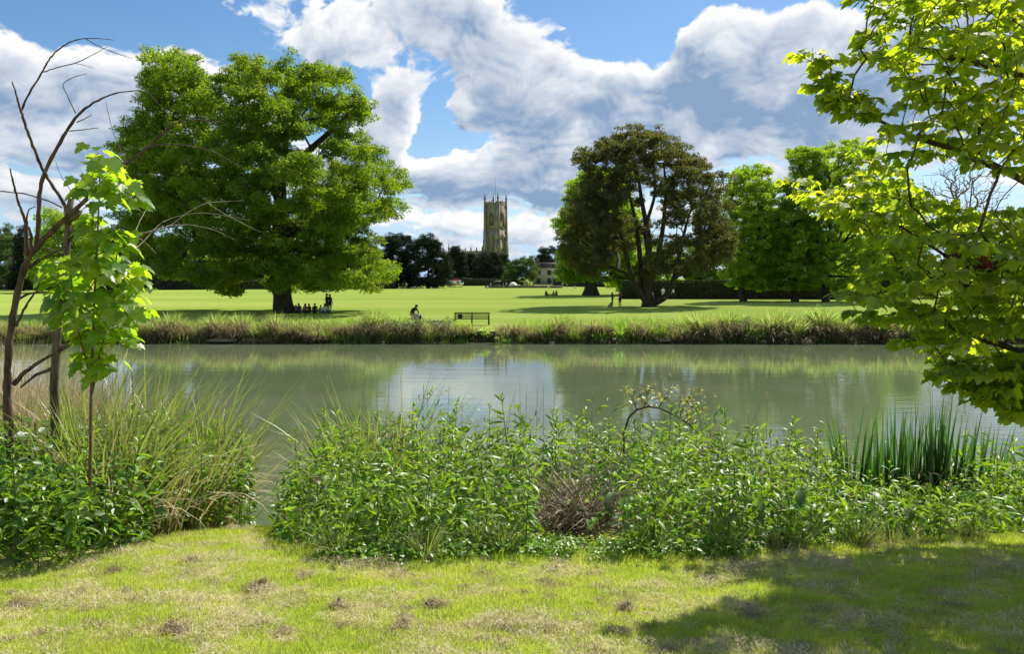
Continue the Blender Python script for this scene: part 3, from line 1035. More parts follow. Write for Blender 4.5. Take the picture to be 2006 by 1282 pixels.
# the green trees in a row in front of the dark hedge
GT = [
    (1455, 108, [(1425, 345), (1450, 330), (1480, 320), (1512, 335), (1525, 380), (1530, 430), (1540, 500), (1525, 562), (1490, 572), (1440, 568), (1412, 550), (1420, 470), (1420, 400)],
     [[(1455, 591), (1452, 560), (1450, 520), (1455, 450), (1470, 380)], [(1452, 570), (1435, 540), (1425, 490)], [(1455, 560), (1472, 520), (1490, 440)]],
     'upright bright green tree with forked trunk, first one right of the dark brown tree'),
    (1556, 107, [(1520, 420), (1540, 370), (1560, 330), (1545, 300), (1580, 285), (1610, 300), (1615, 380), (1610, 470), (1620, 545), (1590, 572), (1525, 570), (1500, 540), (1515, 470)],
     [[(1556, 591), (1555, 550), (1553, 500), (1560, 430), (1575, 350)], [(1556, 560), (1575, 520), (1590, 460)], [(1555, 575), (1540, 530), (1530, 480)]],
     'green tree with slender dark double stems in the middle of the hedge row'),
    (1616, 106, [(1600, 330), (1585, 300), (1610, 283), (1650, 272), (1700, 285), (1735, 330), (1750, 400), (1745, 480), (1720, 560), (1670, 575), (1620, 572), (1585, 550), (1590, 440), (1605, 400)],
     [[(1616, 590), (1617, 550), (1620, 500), (1630, 420), (1650, 340)], [(1618, 520), (1650, 480), (1690, 420)], [(1618, 530), (1600, 480), (1605, 420)]],
     'tallest green tree of the hedge row with straight trunk'),
]
for (tx, ty, poly, stems, lab) in GT:
    b_ = gpt(tx, ty)
    trs = []
    for q, s_ in enumerate(stems):
        p_ = P3(s_, ty, (0, 2, -2)[q])
        r0 = (.42, .24, .24)[q]
        if q == 0: p_ = [b_ + [0, 0, -.2], b_ + [0, 0, .5]] + p_[1:]
        trs.append((p_, list(np.linspace(r0 * (1.4 if q == 0 else 1), .08, len(p_)))))
    make_tree('park_tree', lab, 'tree', b_, trs, poly, ty, m_lime, bark, n=165, r=1.35, subs=9, per=34, size=.27, depth=5.4, min_d=1.25, clear=3.0,
              r_tip=.028, margin=.3, group='green trees along the dark hedge', sub_r=.42)

# trees far behind: outline, distance, leaf, name, label
BT = [
    (240, [(745, 556), (742, 500), (750, 465), (775, 455), (800, 468), (812, 500), (815, 556)], m_yew, 'dark round evergreen just right of the big oak crown', 3, .9),
    (236, [(800, 556), (800, 510), (815, 470), (838, 456), (862, 470), (878, 505), (884, 556)], m_yew, 'dark dome-shaped evergreen with olive flank left of the helicopter', 3, .9),
    (330, [(872, 556), (874, 505), (890, 484), (908, 490), (914, 520), (914, 556)], m_yew, 'narrow dark evergreen behind the helicopter', 2, .9),
    (345, [(905, 556), (908, 510), (920, 494), (936, 504), (940, 556)], m_yew, 'small dark evergreen below the church nave', 2, .9),
    (325, [(922, 556), (925, 520), (935, 502), (955, 492), (975, 498), (986, 520), (990, 556)], m_yew, 'wide blue-black dome-shaped evergreen in front of the church tower', 2.5, .9),
    (360, [(968, 556), (970, 505), (985, 494), (998, 505), (1002, 556)], m_yew, 'dark tree at the right foot of the church tower', 2, .9),
    (310, [(984, 556), (986, 528), (1000, 510), (1020, 502), (1042, 504), (1054, 520), (1052, 545), (1046, 556)], m_willow, 'light green rounded tree between the church and the mansion', 2.5, .9),
    (420, [(1040, 556), (1044, 500), (1062, 486), (1085, 488), (1105, 484), (1120, 500), (1122, 556)], m_yew, 'dark pine cluster rising behind the mansion', 2, .9),
    (170, [(58, 560), (62, 470), (75, 430), (100, 395), (135, 388), (165, 410), (185, 440), (205, 480), (205, 560)], m_lime, 'large olive green tree behind the bare shrub', 6, 1.0),
    (190, [(20, 560), (25, 500), (36, 455), (42, 430), (52, 455), (62, 500), (72, 560)], m_yew, 'pointed blue-black conifer at the left', 3, .9),
    (240, [(-60, 560), (-60, 470), (-20, 440), (15, 440), (30, 470), (34, 560)], m_willow, 'pale willow-green tree at the left edge of the picture', 5, .9),
    (215, [(170, 560), (190, 470), (225, 440), (270, 420), (310, 460), (325, 560)], m_dull, 'green tree seen between the sapling and the oak', 6, .9),
    (220, [(300, 560), (305, 490), (350, 470), (400, 440), (440, 470), (455, 560)], m_yew, 'dark tree beyond the left side of the oak', 6, .9),
    (225, [(435, 560), (445, 500), (500, 480), (560, 490), (575, 560)], m_dull, 'dull green tree behind the oak trunk', 6, .9),
    (230, [(560, 560), (565, 510), (620, 490), (690, 495), (745, 480), (755, 560)], m_yew, 'broad dark evergreen mass beyond the right side of the oak', 6, .9),
    (150, [(1195, 560), (1200, 500), (1240, 470), (1290, 480), (1330, 500), (1345, 556)], m_lime, 'low bright green tree seen between the stems of the dark tree', 5, 1.0),
    (140, [(1330, 553), (1340, 480), (1380, 440), (1430, 450), (1450, 500), (1460, 553)], m_lime, 'green tree behind the hedge at its left part', 5, 1.0),
    (145, [(1440, 556), (1450, 470), (1500, 440), (1540, 450), (1570, 500), (1575, 556)], m_dull, 'dull green tree behind the hedge by the white roof', 5, 1.0),
    (142, [(1560, 556), (1565, 480), (1620, 450), (1680, 440), (1720, 480), (1725, 556)], m_lime, 'green tree behind the hedge at its right part', 5, 1.0),
    (128, [(1705, 575), (1700, 470), (1725, 400), (1770, 375), (1815, 390), (1840, 440), (1850, 520), (1845, 585)], m_lime, 'green tree continuing the row behind the hanging maple', 4, 1.0),
    (150, [(1700, 575), (1705, 500), (1760, 470), (1800, 480), (1830, 520), (1835, 585)], m_willow, 'grey-green bushy tree beyond the overhanging maple', 5, 1.0),
    (155, [(1850, 585), (1845, 500), (1870, 480), (1910, 470), (1950, 490), (1960, 585)], m_red, 'rust red tree glimpsed through the maple leaves', 4, 1.0),
    (148, [(1735, 565), (1738, 505), (1760, 488), (1790, 500), (1792, 565)], m_red, 'small orange red shrub behind the end of the hedge', 2, 1.0),
    (160, [(1930, 590), (1935, 480), (1980, 430), (2060, 430), (2100, 590)], m_dull, 'green tree at the right edge behind the maple', 5, 1.0),
]
for (ty, poly, lm, lab, dep, q) in BT:
    poly = np.array(poly, float)
    w_px = poly[:, 0].max() - poly[:, 0].min(); h_px = poly[:, 1].max() - poly[:, 1].min()
    sc = ty / F_PX
    area = w_px * h_px * sc * sc
    tx = poly[:, 0].mean()
    b_ = gpt(tx, ty)
    r_ = .11 * math.sqrt(area) + .35
    n_ = 95 if lm is m_yew else 75
    htop = (556 - poly[:, 1].min()) * sc
    mid = pt(tx, poly[:, 1].min() * .35 + 556 * .65, ty)
    # skirts of these trees reach the ground: let the outline run a little lower
    poly[:, 1] = np.where(poly[:, 1] > 550, 543 + 3.0 * F_PX / ty, poly[:, 1])
    make_tree('background_tree', lab, 'tree', b_, [([b_ + [0, 0, -.3], b_ + [0, 0, htop * .2], mid], [.035 * htop + .15, .03 * htop + .1, .1])],
              poly, ty, lm, bark_far, n=n_, r=r_ * 1.15, subs=9, per=(60 if lm is m_yew else 36), size=r_ * (.17 if lm is m_yew else .22), depth=w_px * sc * .4, min_d=r_ * .5, clear=htop * .12,
              r_tip=.05, margin=r_ * (.25 if lm is m_yew else .45), tip_part=.1, group='trees beyond the park lawn', shell=.35)

# bare tree
bb = gpt(1880, 160)
bp_ = poly_points([(1800, 430), (1790, 370), (1830, 330), (1880, 318), (1940, 330), (1975, 370), (1960, 440), (1900, 470), (1840, 470)], 160, 160, 6, .2, 1.0, shell=.8)
TRUNK_CLEAR = 5.0
root = tag(empty('bare_tree', tuple(bb)), 'leafless grey tree with fine twigs showing through a gap in the maple', 'tree')
tb = MB()
tips = np.concatenate([bp_, np.repeat(bp_, 5, 0) + rng.normal(size=(len(bp_) * 5, 3)) * [1.1, 1.1, .9]])
for p_, r_ in grow([([bb + [0, 0, -.2], *P3([(1880, 560), (1876, 480), (1872, 400)], 160)], [.5, .42, .3, .14]),
                    (P3([(1876, 470), (1900, 410), (1905, 350)], 160), [.26, .2, .1])], tips, r_tip=.03, power=.5, jit=.1):
    tb.tube(p_ - bb, r_, 4, cap=False)
kids(root, [tb.build('trunk', rough_mat('pale_bark', (.10, .085, .065), (.2, .17, .13), 2.0), root)])

# ------------------------------------------------------------------ hedges
def hedge(name, label, p0, p1, h, thick, leafm, dens=60, size=.16, group=None):
    p0, p1 = np.array(p0, float), np.array(p1, float)
    L = np.linalg.norm(p1 - p0)
    a = math.atan2(p1[1] - p0[1], p1[0] - p0[0])
    c = (p0 + p1) / 2
    root = tag(empty(name, (c[0], c[1], 0), a), label, 'hedge', group)
    mb = MB(); mb.box((0, 0, h / 2 - .12), (L - .2, thick - .25, h - .18))
    body = mb.build('inner_branches', bark_far, root)
    A = L * h + L * thick
    n = int(A * dens)
    f = rng.random(n) < (L * h) / A
    x = rng.uniform(-L / 2, L / 2, n)
    bump = fbm(x * .5, x * 0 + 3.3, 3, 8) * .12
    y = np.where(f, -thick / 2 + rng.normal(size=n) * .06, rng.uniform(-thick / 2, thick / 2, n))
    z = np.where(f, rng.uniform(0, h, n), h + rng.normal(size=n) * .05 + bump)
    nr = np.where(f[:, None], [0, -1.0, .2], [0, 0, 1.0]) + rng.normal(size=(n, 3)) * .5
    lv = MB().scatter(TUFT_V, TUFT_F, np.column_stack([x, y, z]), rots(nr), size * rng.uniform(.7, 1.3, n))
    kids(root, [body, lv.build('foliage', leafm, root)])
    return root


m_hedge = leaf_mat('hedge_leaf', (.018, .032, .014), (.038, .055, .02), (.03, .05, .01), (.06, .09, .02), .25, .03, .5)
hl = gpt(1215, 122); hr = gpt(1740, 118)
hedge('clipped_hedge', 'long dark clipped hedge standing behind the row of green trees', hl[:2], hr[:2], 2.75, 1.6, m_hedge, 70, .22)
hedge('clipped_hedge', 'low clipped hedge behind the helicopter below the church', gpt(905, 300)[:2], gpt(1000, 300)[:2], 2.6, 1.5, m_hedge, 30, .35)
hedge('clipped_hedge', 'dark hedge along the far side of the lawn behind the oak', gpt(190, 205)[:2], gpt(775, 225)[:2], 2.8, 1.8, m_hedge, 20, .4)
hedge('clipped_hedge', 'dark hedge behind the bare shrub at the left', gpt(-60, 200)[:2], gpt(110, 200)[:2], 2.4, 1.8, m_hedge, 20, .4)
hedge('clipped_hedge', 'low dark hedge right of the mansion along the lawn edge', gpt(1085, 280)[:2], gpt(1230, 260)[:2], 2.6, 1.6, m_hedge, 20, .4)

# pavilion roof showing over the hedge
pv_ = gpt(1492, 132)
pav = tag(empty('pavilion', tuple(pv_)), 'low pavilion with pale sunlit roof behind the hedge', 'pavilion')
wb = MB()
for x_ in (-5, 0, 5):
    wb.tube([(x_, -2.5, 0), (x_, -2.5, 2.7)], .08, 6); wb.tube([(x_, 2.5, 0), (x_, 2.5, 2.7)], .08, 6)
wb.box((0, 2.4, 1.3), (10, .1, 2.6))
wb.build('frame', plain_mat('white_timber', (.55, .53, .5)), pav)
rb = MB(); rb.add([(-5.6, -3, 2.8), (5.6, -3, 2.8), (5.6, 3, 2.8), (-5.6, 3, 2.8), (-2.6, 0, 4.3), (2.6, 0, 4.3)],
                  [np.array([[0, 1, 5, 4], [2, 3, 4, 5], [3, 2, 1, 0]]), np.array([[1, 2, 5], [3, 0, 4]])])
rb.build('roof', plain_mat('pale_roof', (.62, .56, .52), .8), pav)

# ------------------------------------------------------------------ helicopter
white_p = plain_mat('white_paint', (.80, .80, .80), .3, .5)
red_p = plain_mat('red_paint', (.55, .03, .03), .3, .5)
glass_d = plain_mat('dark_glazing', (.03, .035, .045), .08, .6)
black_m = plain_mat('black_metal', (.03, .03, .03), .5)
hp = gpt(897, 262)
heli = tag(empty('helicopter', tuple(hp), R(0)), 'small white and red helicopter parked nose right on the far lawn', 'helicopter')
IV, IF = ico(3)


def shaped(mb, c, s, tint=.5, fn=None):
    v = IV * np.array(s)
    if fn is not None: v = fn(v)
    return mb.add(v + np.array(c), IF, tint)


fu = MB()
# cabin: rounded nose to the right, cut-off tail, flat floor
def cab(v):
    v = v.copy()
    v[:, 2] = np.maximum(v[:, 2], -.80)
    back = v[:, 0] < 0
    v[back, 0] = -np.abs(v[back, 0]) ** .6 * 1.45
    return v
shaped(fu, (0, 0, 1.35), (2.0, .95, 1.0), fn=cab)
fus = fu.build('fuselage', white_p, heli, smooth=True)
tp = MB(); shaped(tp, (-.35, 0, 2.28), (1.35, .6, .38)); shaped(tp, (-1.55, 0, 1.75), (.8, .55, .45)); tp.build('engine_cowling', red_p, fus, smooth=True)
sp_ = MB(); sp_.box((-.4, -.93, 1.0), (2.6, .06, .25)); sp_.box((-.4, .93, 1.0), (2.6, .06, .25)); sp_.build('red_stripe', red_p, fus)
for sd in (-1, 1):
    wn_ = MB(); wn_.box((.15, sd * .91, 1.55), (.75, .10, .6)); wn_.build('side_window', glass_d, fus)
ws = MB(); shaped(ws, (1.15, 0, 1.62), (.82, .78, .55)); ws.build('windscreen', glass_d, fus, smooth=True)
tb = MB(); tb.tube([(-1.6, 0, 1.8), (-4.0, .3, 1.95), (-6.0, .5, 2.05)], [.38, .22, .14], 8)
tbo = tb.build('tail_boom', white_p, heli, smooth=True)
fn_ = MB(); fn_.add([(-5.6, .42, 1.7), (-6.5, .55, 3.1), (-6.9, .6, 3.1), (-6.4, .55, 1.7), (-5.6, .5, 1.7), (-6.5, .63, 3.1), (-6.9, .68, 3.1), (-6.4, .63, 1.7)],
                    np.array([[0, 1, 2, 3], [7, 6, 5, 4], [0, 4, 5, 1], [1, 5, 6, 2], [2, 6, 7, 3], [3, 7, 4, 0]]))
fn_.build('tail_fin', red_p, tbo)
ms = MB(); ms.tube([(-.35, 0, 2.6), (-.35, 0, 3.15)], .09, 8); ms.tube([(-.35, 0, 3.05), (-.35, 0, 3.2)], .22, 8)
mast = ms.build('rotor_mast', black_m, heli)
for a_ in (8, 98, 188, 278):
    rb = MB(); c_, s_ = math.cos(R(a_)), math.sin(R(a_))
    rb.box((2.6, 0, 0), (5.0, .26, .05)); rb.V[0] = rotz_pts(rb.V[0], R(a_)) + np.array([-.35, 0, 3.12]); rb.V[0][:, 2] -= .012 * (rb.V[0][:, 0] ** 2)
    rb.build('rotor_blade', plain_mat('blade_grey', (.25, .25, .26)), mast)
for sd in (-1, 1):
    sk = MB(); sk.tube([(1.7, sd * 1.0, .3), (1.45, sd * 1.0, .07), (-1.6, sd * 1.0, .06)], .06, 6)
    for x_ in (.8, -.9): sk.tube([(x_, sd * .5, .62), (x_, sd * 1.0, .08)], .05, 6)
    sk.build('skid', black_m, heli)

# ------------------------------------------------------------------ stalls and clutter at the far edge of the lawn
tent_m = plain_mat('white_canvas', (.80, .80, .78), .8)
t0 = gpt(1005, 250)
tent = tag(empty('dome_tent', tuple(t0)), 'bright white rounded tent among the stalls below the light green tree', 'tent')
tt = MB(); shaped(tt, (0, 0, .0), (1.35, 1.2, 1.75)); tt.build('canvas', tent_m, tent, smooth=True)
tt = MB(); prism_xz(tt, arch_pts(.8, 1.2), -1.17, -1.0); tt.build('door_flap', plain_mat('grey_canvas', (.4, .4, .4)), tent)
for (px_, Y_, w_, lab) in ((1028, 252, 3.2, 'grey canopied stall right of the white tent'), (975, 256, 2.0, 'small dark stall left of the white tent')):
    g_ = gpt(px_, Y_)
    s_ = tag(empty('market_stall', tuple(g_)), lab, 'stall', 'stalls at the far edge of the lawn')
    c_ = MB(); c_.box((0, 0, 2.05), (w_, 1.6, .12)); c_.box((0, -.8, 1.93), (w_, .05, .25)); c_.build('canopy', plain_mat('stall_cloth', (.30, .28, .22)), s_)
    l_ = MB()
    for x_ in (-w_ / 2 + .1, w_ / 2 - .1):
        for y_ in (-.7, .7): l_.tube([(x_, y_, 0), (x_, y_, 2.0)], .04, 5)
    l_.build('frame', black_m, s_)
    c_ = MB(); c_.box((0, -.2, .45), (w_ * .8, .7, .9)); c_.build('counter', plain_mat('stall_wood', (.12, .10, .08)), s_)
g0, g1 = gpt(950, 240), gpt(1100, 244)
fw = tag(empty('low_wall', (float(g0[0] + g1[0]) / 2, 242, 0)), 'low dark wall along the far edge of the lawn before the mansion', 'wall')
L_ = g1[0] - g0[0]
fb_ = MB(); fb_.box((0, 0, .35), (L_, .5, .7)); fb_.build('masonry', stone_d, fw)
fb_ = MB(); fb_.box((0, 0, .74), (L_ + .1, .6, .08)); fb_.build('coping', stone_d, fw)

# ------------------------------------------------------------------ people
skin_m = plain_mat('skin', (.42, .26, .19), .6)
hair_m = plain_mat('dark_hair', (.025, .018, .014), .6)
hair_b = plain_mat('brown_hair', (.07, .04, .025), .6)
CL = {n: plain_mat(n + '_cloth', c, .9) for n, c in dict(black=(.018, .018, .02), navy=(.02, .03, .06), red=(.22, .03, .035), pink=(.34, .13, .14), white=(.72, .72, .72),
      pale_blue=(.35, .45, .5), grey=(.22, .22, .23), brown=(.10, .055, .035), blue=(.06, .12, .25), rust=(.28, .08, .04), tan=(.36, .28, .18)).items()}


def body_mesh(J, extra_r=1.0):
    """one continuous skinned surface from a dict of joints"""
    order = ['pelvis', 'waist', 'chest', 'neck', 'head', 'crown', 'nose']
    V, E, Rr = [], [], []
    idx = {}

    def v(n, p, r):
        idx[n] = len(V); V.append(p); Rr.append(r * extra_r if n not in ('head', 'crown', 'nose') else r)
        return idx[n]

    def e(a, b): E.append((idx[a], idx[b]))
    v('pelvis', J['pelvis'], .135); v('waist', J['waist'], .12); e('pelvis', 'waist')
    v('chest', J['chest'], .145); e('waist', 'chest')
    v('neck', J['neck'], .058); e('chest', 'neck')
    v('head', J['head'], .092); e('neck', 'head')
    v('crown', J['crown'], .085); e('head', 'crown')
    v('nose', J['nose'], .018); e('head', 'nose')
    for s in 'LR':
        for a, b, r in (('chest', 'sho', .065), ('sho', 'elb', .045), ('elb', 'wri', .032), ('wri', 'palm', .034)):
            v(b + s, J[b + s], r); E.append((idx[a if a == 'chest' else a + s], idx[b + s]))
        pm, wr = np.array(J['palm' + s]), np.array(J['wri' + s])
        d = pm - wr; d /= np.linalg.norm(d) + 1e-9
        side = np.cross(d, [0, 0, 1.0]) if abs(d[2]) < .8 else np.cross(d, [0, 1.0, 0])
        side /= np.linalg.norm(side) + 1e-9
        for q in range(4):
            k1 = pm + d * .045 + side * (q - 1.5) * .021
            k2 = k1 + d * (.045 - .006 * abs(q - 1.2)) + np.cross(side, d) * .012
            v('f%d%s' % (q, s), k1, .0095); E.append((idx['palm' + s], idx['f%d%s' % (q, s)]))
            v('g%d%s' % (q, s), k2, .008); e('f%d%s' % (q, s), 'g%d%s' % (q, s))
        v('th' + s, pm + side * .045 + d * .015, .010); E.append((idx['palm' + s], idx['th' + s]))
        for a, b, r in (('pelvis', 'hip', .095), ('hip', 'kne', .062), ('kne', 'ank', .042), ('ank', 'toe', .038)):
            v(b + s, J[b + s], r); E.append((idx[a if a == 'pelvis' else a + s], idx[b + s]))
    me = bpy.data.meshes.new('tmp')
    me.from_pydata([tuple(map(float, p)) for p in V], E, [])
    ob_ = bpy.data.objects.new('tmp', me)
    COL.objects.link(ob_)
    md = ob_.modifiers.new('skin', 'SKIN')
    for i, r in enumerate(Rr):
        me.skin_vertices[0].data[i].radius = (r, r)
    me.skin_vertices[0].data[0].use_root = True
    sb = ob_.modifiers.new('sub', 'SUBSURF'); sb.levels = 1; sb.render_levels = 1
    dg = bpy.context.evaluated_depsgraph_get()
    ev = ob_.evaluated_get(dg)
    m2 = bpy.data.meshes.new_from_object(ev, depsgraph=dg)
    bpy.data.objects.remove(ob_)
    return m2


def pose(kind, lean=0.0, rnd=None):
    r = rnd or random
    j = lambda s=.02: r.uniform(-s, s)
    if kind == 'stand':
        J = dict(pelvis=(0, 0, .95), waist=(0, -.01, 1.10), chest=(j(), -.0 + lean * .3, 1.32), neck=(j(), lean * .4, 1.50), head=(j(), -.02 + lean * .5, 1.60), crown=(0, lean * .5, 1.69), nose=(0, -.12 + lean * .5, 1.60))
        for s, q in (('L', -1), ('R', 1)):
            J.update({'sho' + s: (q * .19, lean * .3, 1.42), 'elb' + s: (q * .25, -.03 + j(), 1.15), 'wri' + s: (q * .10, -.17, 1.16 + j(.06)), 'palm' + s: (q * .03, -.19, 1.17),
                      'hip' + s: (q * .10, 0, .90), 'kne' + s: (q * .11 + j(), -.02 + j(.04), .50), 'ank' + s: (q * .12 + j(), .03, .09), 'toe' + s: (q * .14, -.12, .04)})
    elif kind == 'stand_down':
        J = pose('stand', lean)
        for s, q in (('L', -1), ('R', 1)):
            J.update({'elb' + s: (q * .25, .02, 1.14), 'wri' + s: (q * .26, -.04, .90), 'palm' + s: (q * .26, -.06, .82)})
    elif kind == 'sit':
        J = dict(pelvis=(0, 0, .13), waist=(0, -.02, .28), chest=(j(), -.05 - lean, .50), neck=(j(), -.08 - lean, .68), head=(j(), -.11 - lean, .78), crown=(0, -.11 - lean, .87), nose=(0, -.22 - lean, .77))
        for s, q in (('L', -1), ('R', 1)):
            J.update({'sho' + s: (q * .18, -.06 - lean, .60), 'elb' + s: (q * .25, -.14, .37 + j()), 'wri' + s: (q * .15, -.34, .34), 'palm' + s: (q * .10, -.40, .34),
                      'hip' + s: (q * .12, -.03, .13), 'kne' + s: (q * .32, -.34, .30 + j(.05)), 'ank' + s: (q * .06, -.46, .08), 'toe' + s: (-q * .08, -.56, .05)})
    elif kind == 'sit_back':       # leaning back on the hands with legs stretched out
        J = dict(pelvis=(0, 0, .12), waist=(0, .06, .26), chest=(0, .16, .47), neck=(0, .20, .64), head=(0, .19, .75), crown=(0, .19, .84), nose=(0, .08, .75))
        for s, q in (('L', -1), ('R', 1)):
            J.update({'sho' + s: (q * .18, .17, .57), 'elb' + s: (q * .23, .33, .34), 'wri' + s: (q * .24, .42, .09), 'palm' + s: (q * .24, .46, .045),
                      'hip' + s: (q * .10, -.03, .12), 'kne' + s: (q * .13, -.42, .34), 'ank' + s: (q * .12, -.78, .08), 'toe' + s: (q * .13, -.86, .15)})
    elif kind == 'chair':
        J = dict(pelvis=(0, 0, .50), waist=(0, 0, .66), chest=(0, .02, .88), neck=(0, .02, 1.06), head=(0, -.01, 1.16), crown=(0, 0, 1.25), nose=(0, -.12, 1.15))
        for s, q in (('L', -1), ('R', 1)):
            J.update({'sho' + s: (q * .18, .02, .98), 'elb' + s: (q * .23, -.04, .74), 'wri' + s: (q * .14, -.27, .66), 'palm' + s: (q * .10, -.33, .65),
                      'hip' + s: (q * .10, -.03, .50), 'kne' + s: (q * .13, -.44, .50), 'ank' + s: (q * .13, -.44, .10), 'toe' + s: (q * .14, -.57, .05)})
    elif kind == 'kneel':
        J = dict(pelvis=(0, 0, .42), waist=(0, -.08, .56), chest=(0, -.26, .72), neck=(0, -.40, .84), head=(0, -.48, .90), crown=(0, -.52, .98), nose=(0, -.56, .84))
        for s, q in (('L', -1), ('R', 1)):
            J.update({'sho' + s: (q * .18, -.30, .76), 'elb' + s: (q * .22, -.42, .52), 'wri' + s: (q * .15, -.56, .36), 'palm' + s: (q * .11, -.62, .32),
                      'hip' + s: (q * .10, -.02, .38), 'kne' + s: (q * .14, -.34, .08), 'ank' + s: (q * .12, .08, .08), 'toe' + s: (q * .12, .20, .04)})
    elif kind == 'walk':
        J = pose('stand_down')
        J.update(kneL=(-.10, -.16, .50), ankL=(-.10, -.26, .10), toeL=(-.10, -.42, .06), kneR=(.10, .04, .50), ankR=(.10, .28, .16), toeR=(.10, .18, .04))
        J.update(wriL=(-.24, .16, .95), palmL=(-.24, .18, .87), wriR=(.24, -.20, .96), palmR=(.24, -.25, .90))
    return J


def person(kind, px, Y, face, label, top, legs, hair=hair_m, long_hair=False, scale=1.0, lean=0.0, group=None, bare_legs=False, loc=None):
    p = gpt(px, Y) if loc is None else np.array(loc)
    J = pose(kind, lean)
    me = body_mesh(J)
    n = len(me.polygons)
    co = np.zeros(len(me.vertices) * 3); me.vertices.foreach_get('co', co); co = co.reshape(-1, 3)
    cen = np.zeros(n * 3); me.polygons.foreach_get('center', cen); cen = cen.reshape(-1, 3)
    me.name = 'person'
    for m_ in (top, legs, skin_m, CL['black']):
        me.materials.append(m_)
    segs = []
    for s in 'LR':
        segs += [(J['hip' + s], J['kne' + s], 1), (J['kne' + s], J['ank' + s], 2 if bare_legs else 1), (J['ank' + s], J['toe' + s], 3),
                 (J['sho' + s], J['elb' + s], 0), (J['elb' + s], J['wri' + s], 0), (J['wri' + s], np.array(J['palm' + s]) * 2 - np.array(J['wri' + s]) * 1.0, 2)]
    segs += [(J['pelvis'], np.array(J['pelvis']) * .6 + np.array(J['waist']) * .4, 1), (J['waist'], J['chest'], 0), (J['chest'], J['neck'], 0), (J['neck'], J['crown'], 2)]
    best = np.full(n, 1e9); mi = np.zeros(n, int)
    for a, b, m_ in segs:
        a, b = np.array(a), np.array(b)
        t = np.clip(((cen - a) @ (b - a)) / max(1e-6, (b - a) @ (b - a)), 0, 1)
        d = np.linalg.norm(cen - (a + t[:, None] * (b - a)), axis=1)
        u = d < best
        best[u] = d[u]; mi[u] = m_
    me.polygons.foreach_set('material_index', mi.astype(np.int32))
    me.polygons.foreach_set('use_smooth', np.ones(n, bool))
    o = bpy.data.objects.new('person', me)
    COL.objects.link(o)
    o.location = tuple(p); o.rotation_euler = (0, 0, face); o.scale = (scale,) * 3
    tag(o, label, 'person', group)
    h = MB()
    hd, cr, ns = (np.array(J[q]) for q in ('head', 'crown', 'nose'))
    back = hd - ns; back[2] = 0; back /= np.linalg.norm(back) + 1e-9
    shaped(h, hd * .45 + cr * .55 + back * .028, (.103, .108, .105))
    if long_hair:
        shaped(h, hd + back * .075 + [0, 0, -.10], (.095, .055, .19))
    h.build('hair', hair, o, smooth=True)
    ey = MB()
    side = np.cross(back, [0, 0, 1.0])
    for q in (-1, 1):
        shaped(ey, hd - back * .088 + side * .034 * q + [0, 0, .02], (.012, .008, .008))
    ey.build('eyes', black_m, o)
    return o


def facing(deg):           # 0 = towards the camera, 90 = to the right of the picture
    return R(deg)


SG = 'people sitting under the oak'
person('sit', 586, 73.2, facing(200), 'person in dark red top sitting nearest the oak trunk', CL['red'], CL['grey'], group=SG)
person('sit', 579, 72.6, facing(120), 'person in grey lying low against the oak trunk base', CL['grey'], CL['navy'], scale=.85, group=SG)
person('sit', 598, 72.4, facing(170), 'person in pink top, second in the seated row under the oak', CL['pink'], CL['navy'], hair=hair_b, long_hair=True, group=SG)
person('sit', 607, 73.6, facing(230), 'person in brown behind the one in pink under the oak', CL['brown'], CL['navy'], scale=.95, group=SG)
person('sit', 617, 72.8, facing(185), 'person in black top in the middle of the seated group', CL['black'], CL['black'], group=SG)
person('sit', 628, 73.0, facing(160), 'small seated person in pale blue near the standing pair', CL['pale_blue'], CL['grey'], scale=.82, group=SG)
person('sit', 636, 72.7, facing(150), 'dark haired person in white top seated at the feet of the standing pair', CL['white'], CL['blue'], long_hair=True, group=SG)
person('stand', 641, 74.0, facing(-60), 'person in dark clothes standing left in the pair beside the oak group', CL['black'], CL['brown'], scale=1.03)
person('stand_down', 647, 73.6, facing(150), 'person in dark brown standing with back turned, right in the pair beside the oak group', CL['brown'], CL['navy'], scale=1.0)
person('kneel', 806, 62.0, facing(55), 'person in dark top bending forward on the grass above the far bank', CL['black'], CL['tan'], long_hair=True, scale=1.15)
person('stand', 1199, 87.5, facing(75), 'person in black leggings standing left of the pair by the dark tree', CL['black'], CL['black'], long_hair=True, scale=.94)
person('stand', 1214, 87.0, facing(-50), 'person in rust top and dark shorts standing right of the pair by the dark tree', CL['rust'], CL['black'], scale=1.02, bare_legs=True)
person('sit', 1070, 140, facing(10), 'leftmost of three people sitting far off in front of the pale tree', CL['black'], CL['black'], scale=1.05)
person('sit_back', 1082, 140, facing(-70), 'middle one of three people sitting on the far lawn, leaning back', CL['navy'], CL['black'], scale=1.0)
person('sit', 1090, 141, facing(-30), 'rightmost of three people sitting on the far lawn', CL['grey'], CL['black'], scale=1.1)
person('chair', 1276, 119.5, facing(20), 'person in white sitting before the hedge, seen between the dark tree stems', CL['white'], CL['grey'])
person('stand', 1298, 119, facing(-20), 'person in white standing before the hedge right of the dark tree stems', CL['white'], CL['pale_blue'])
person('stand_down', 1317, 119, facing(30), 'person in pale grey standing alone before the hedge', CL['white'], CL['black'])
person('chair', 1701, 108, facing(60), 'person in white sitting at the right end of the hedge behind the maple', CL['white'], CL['navy'])
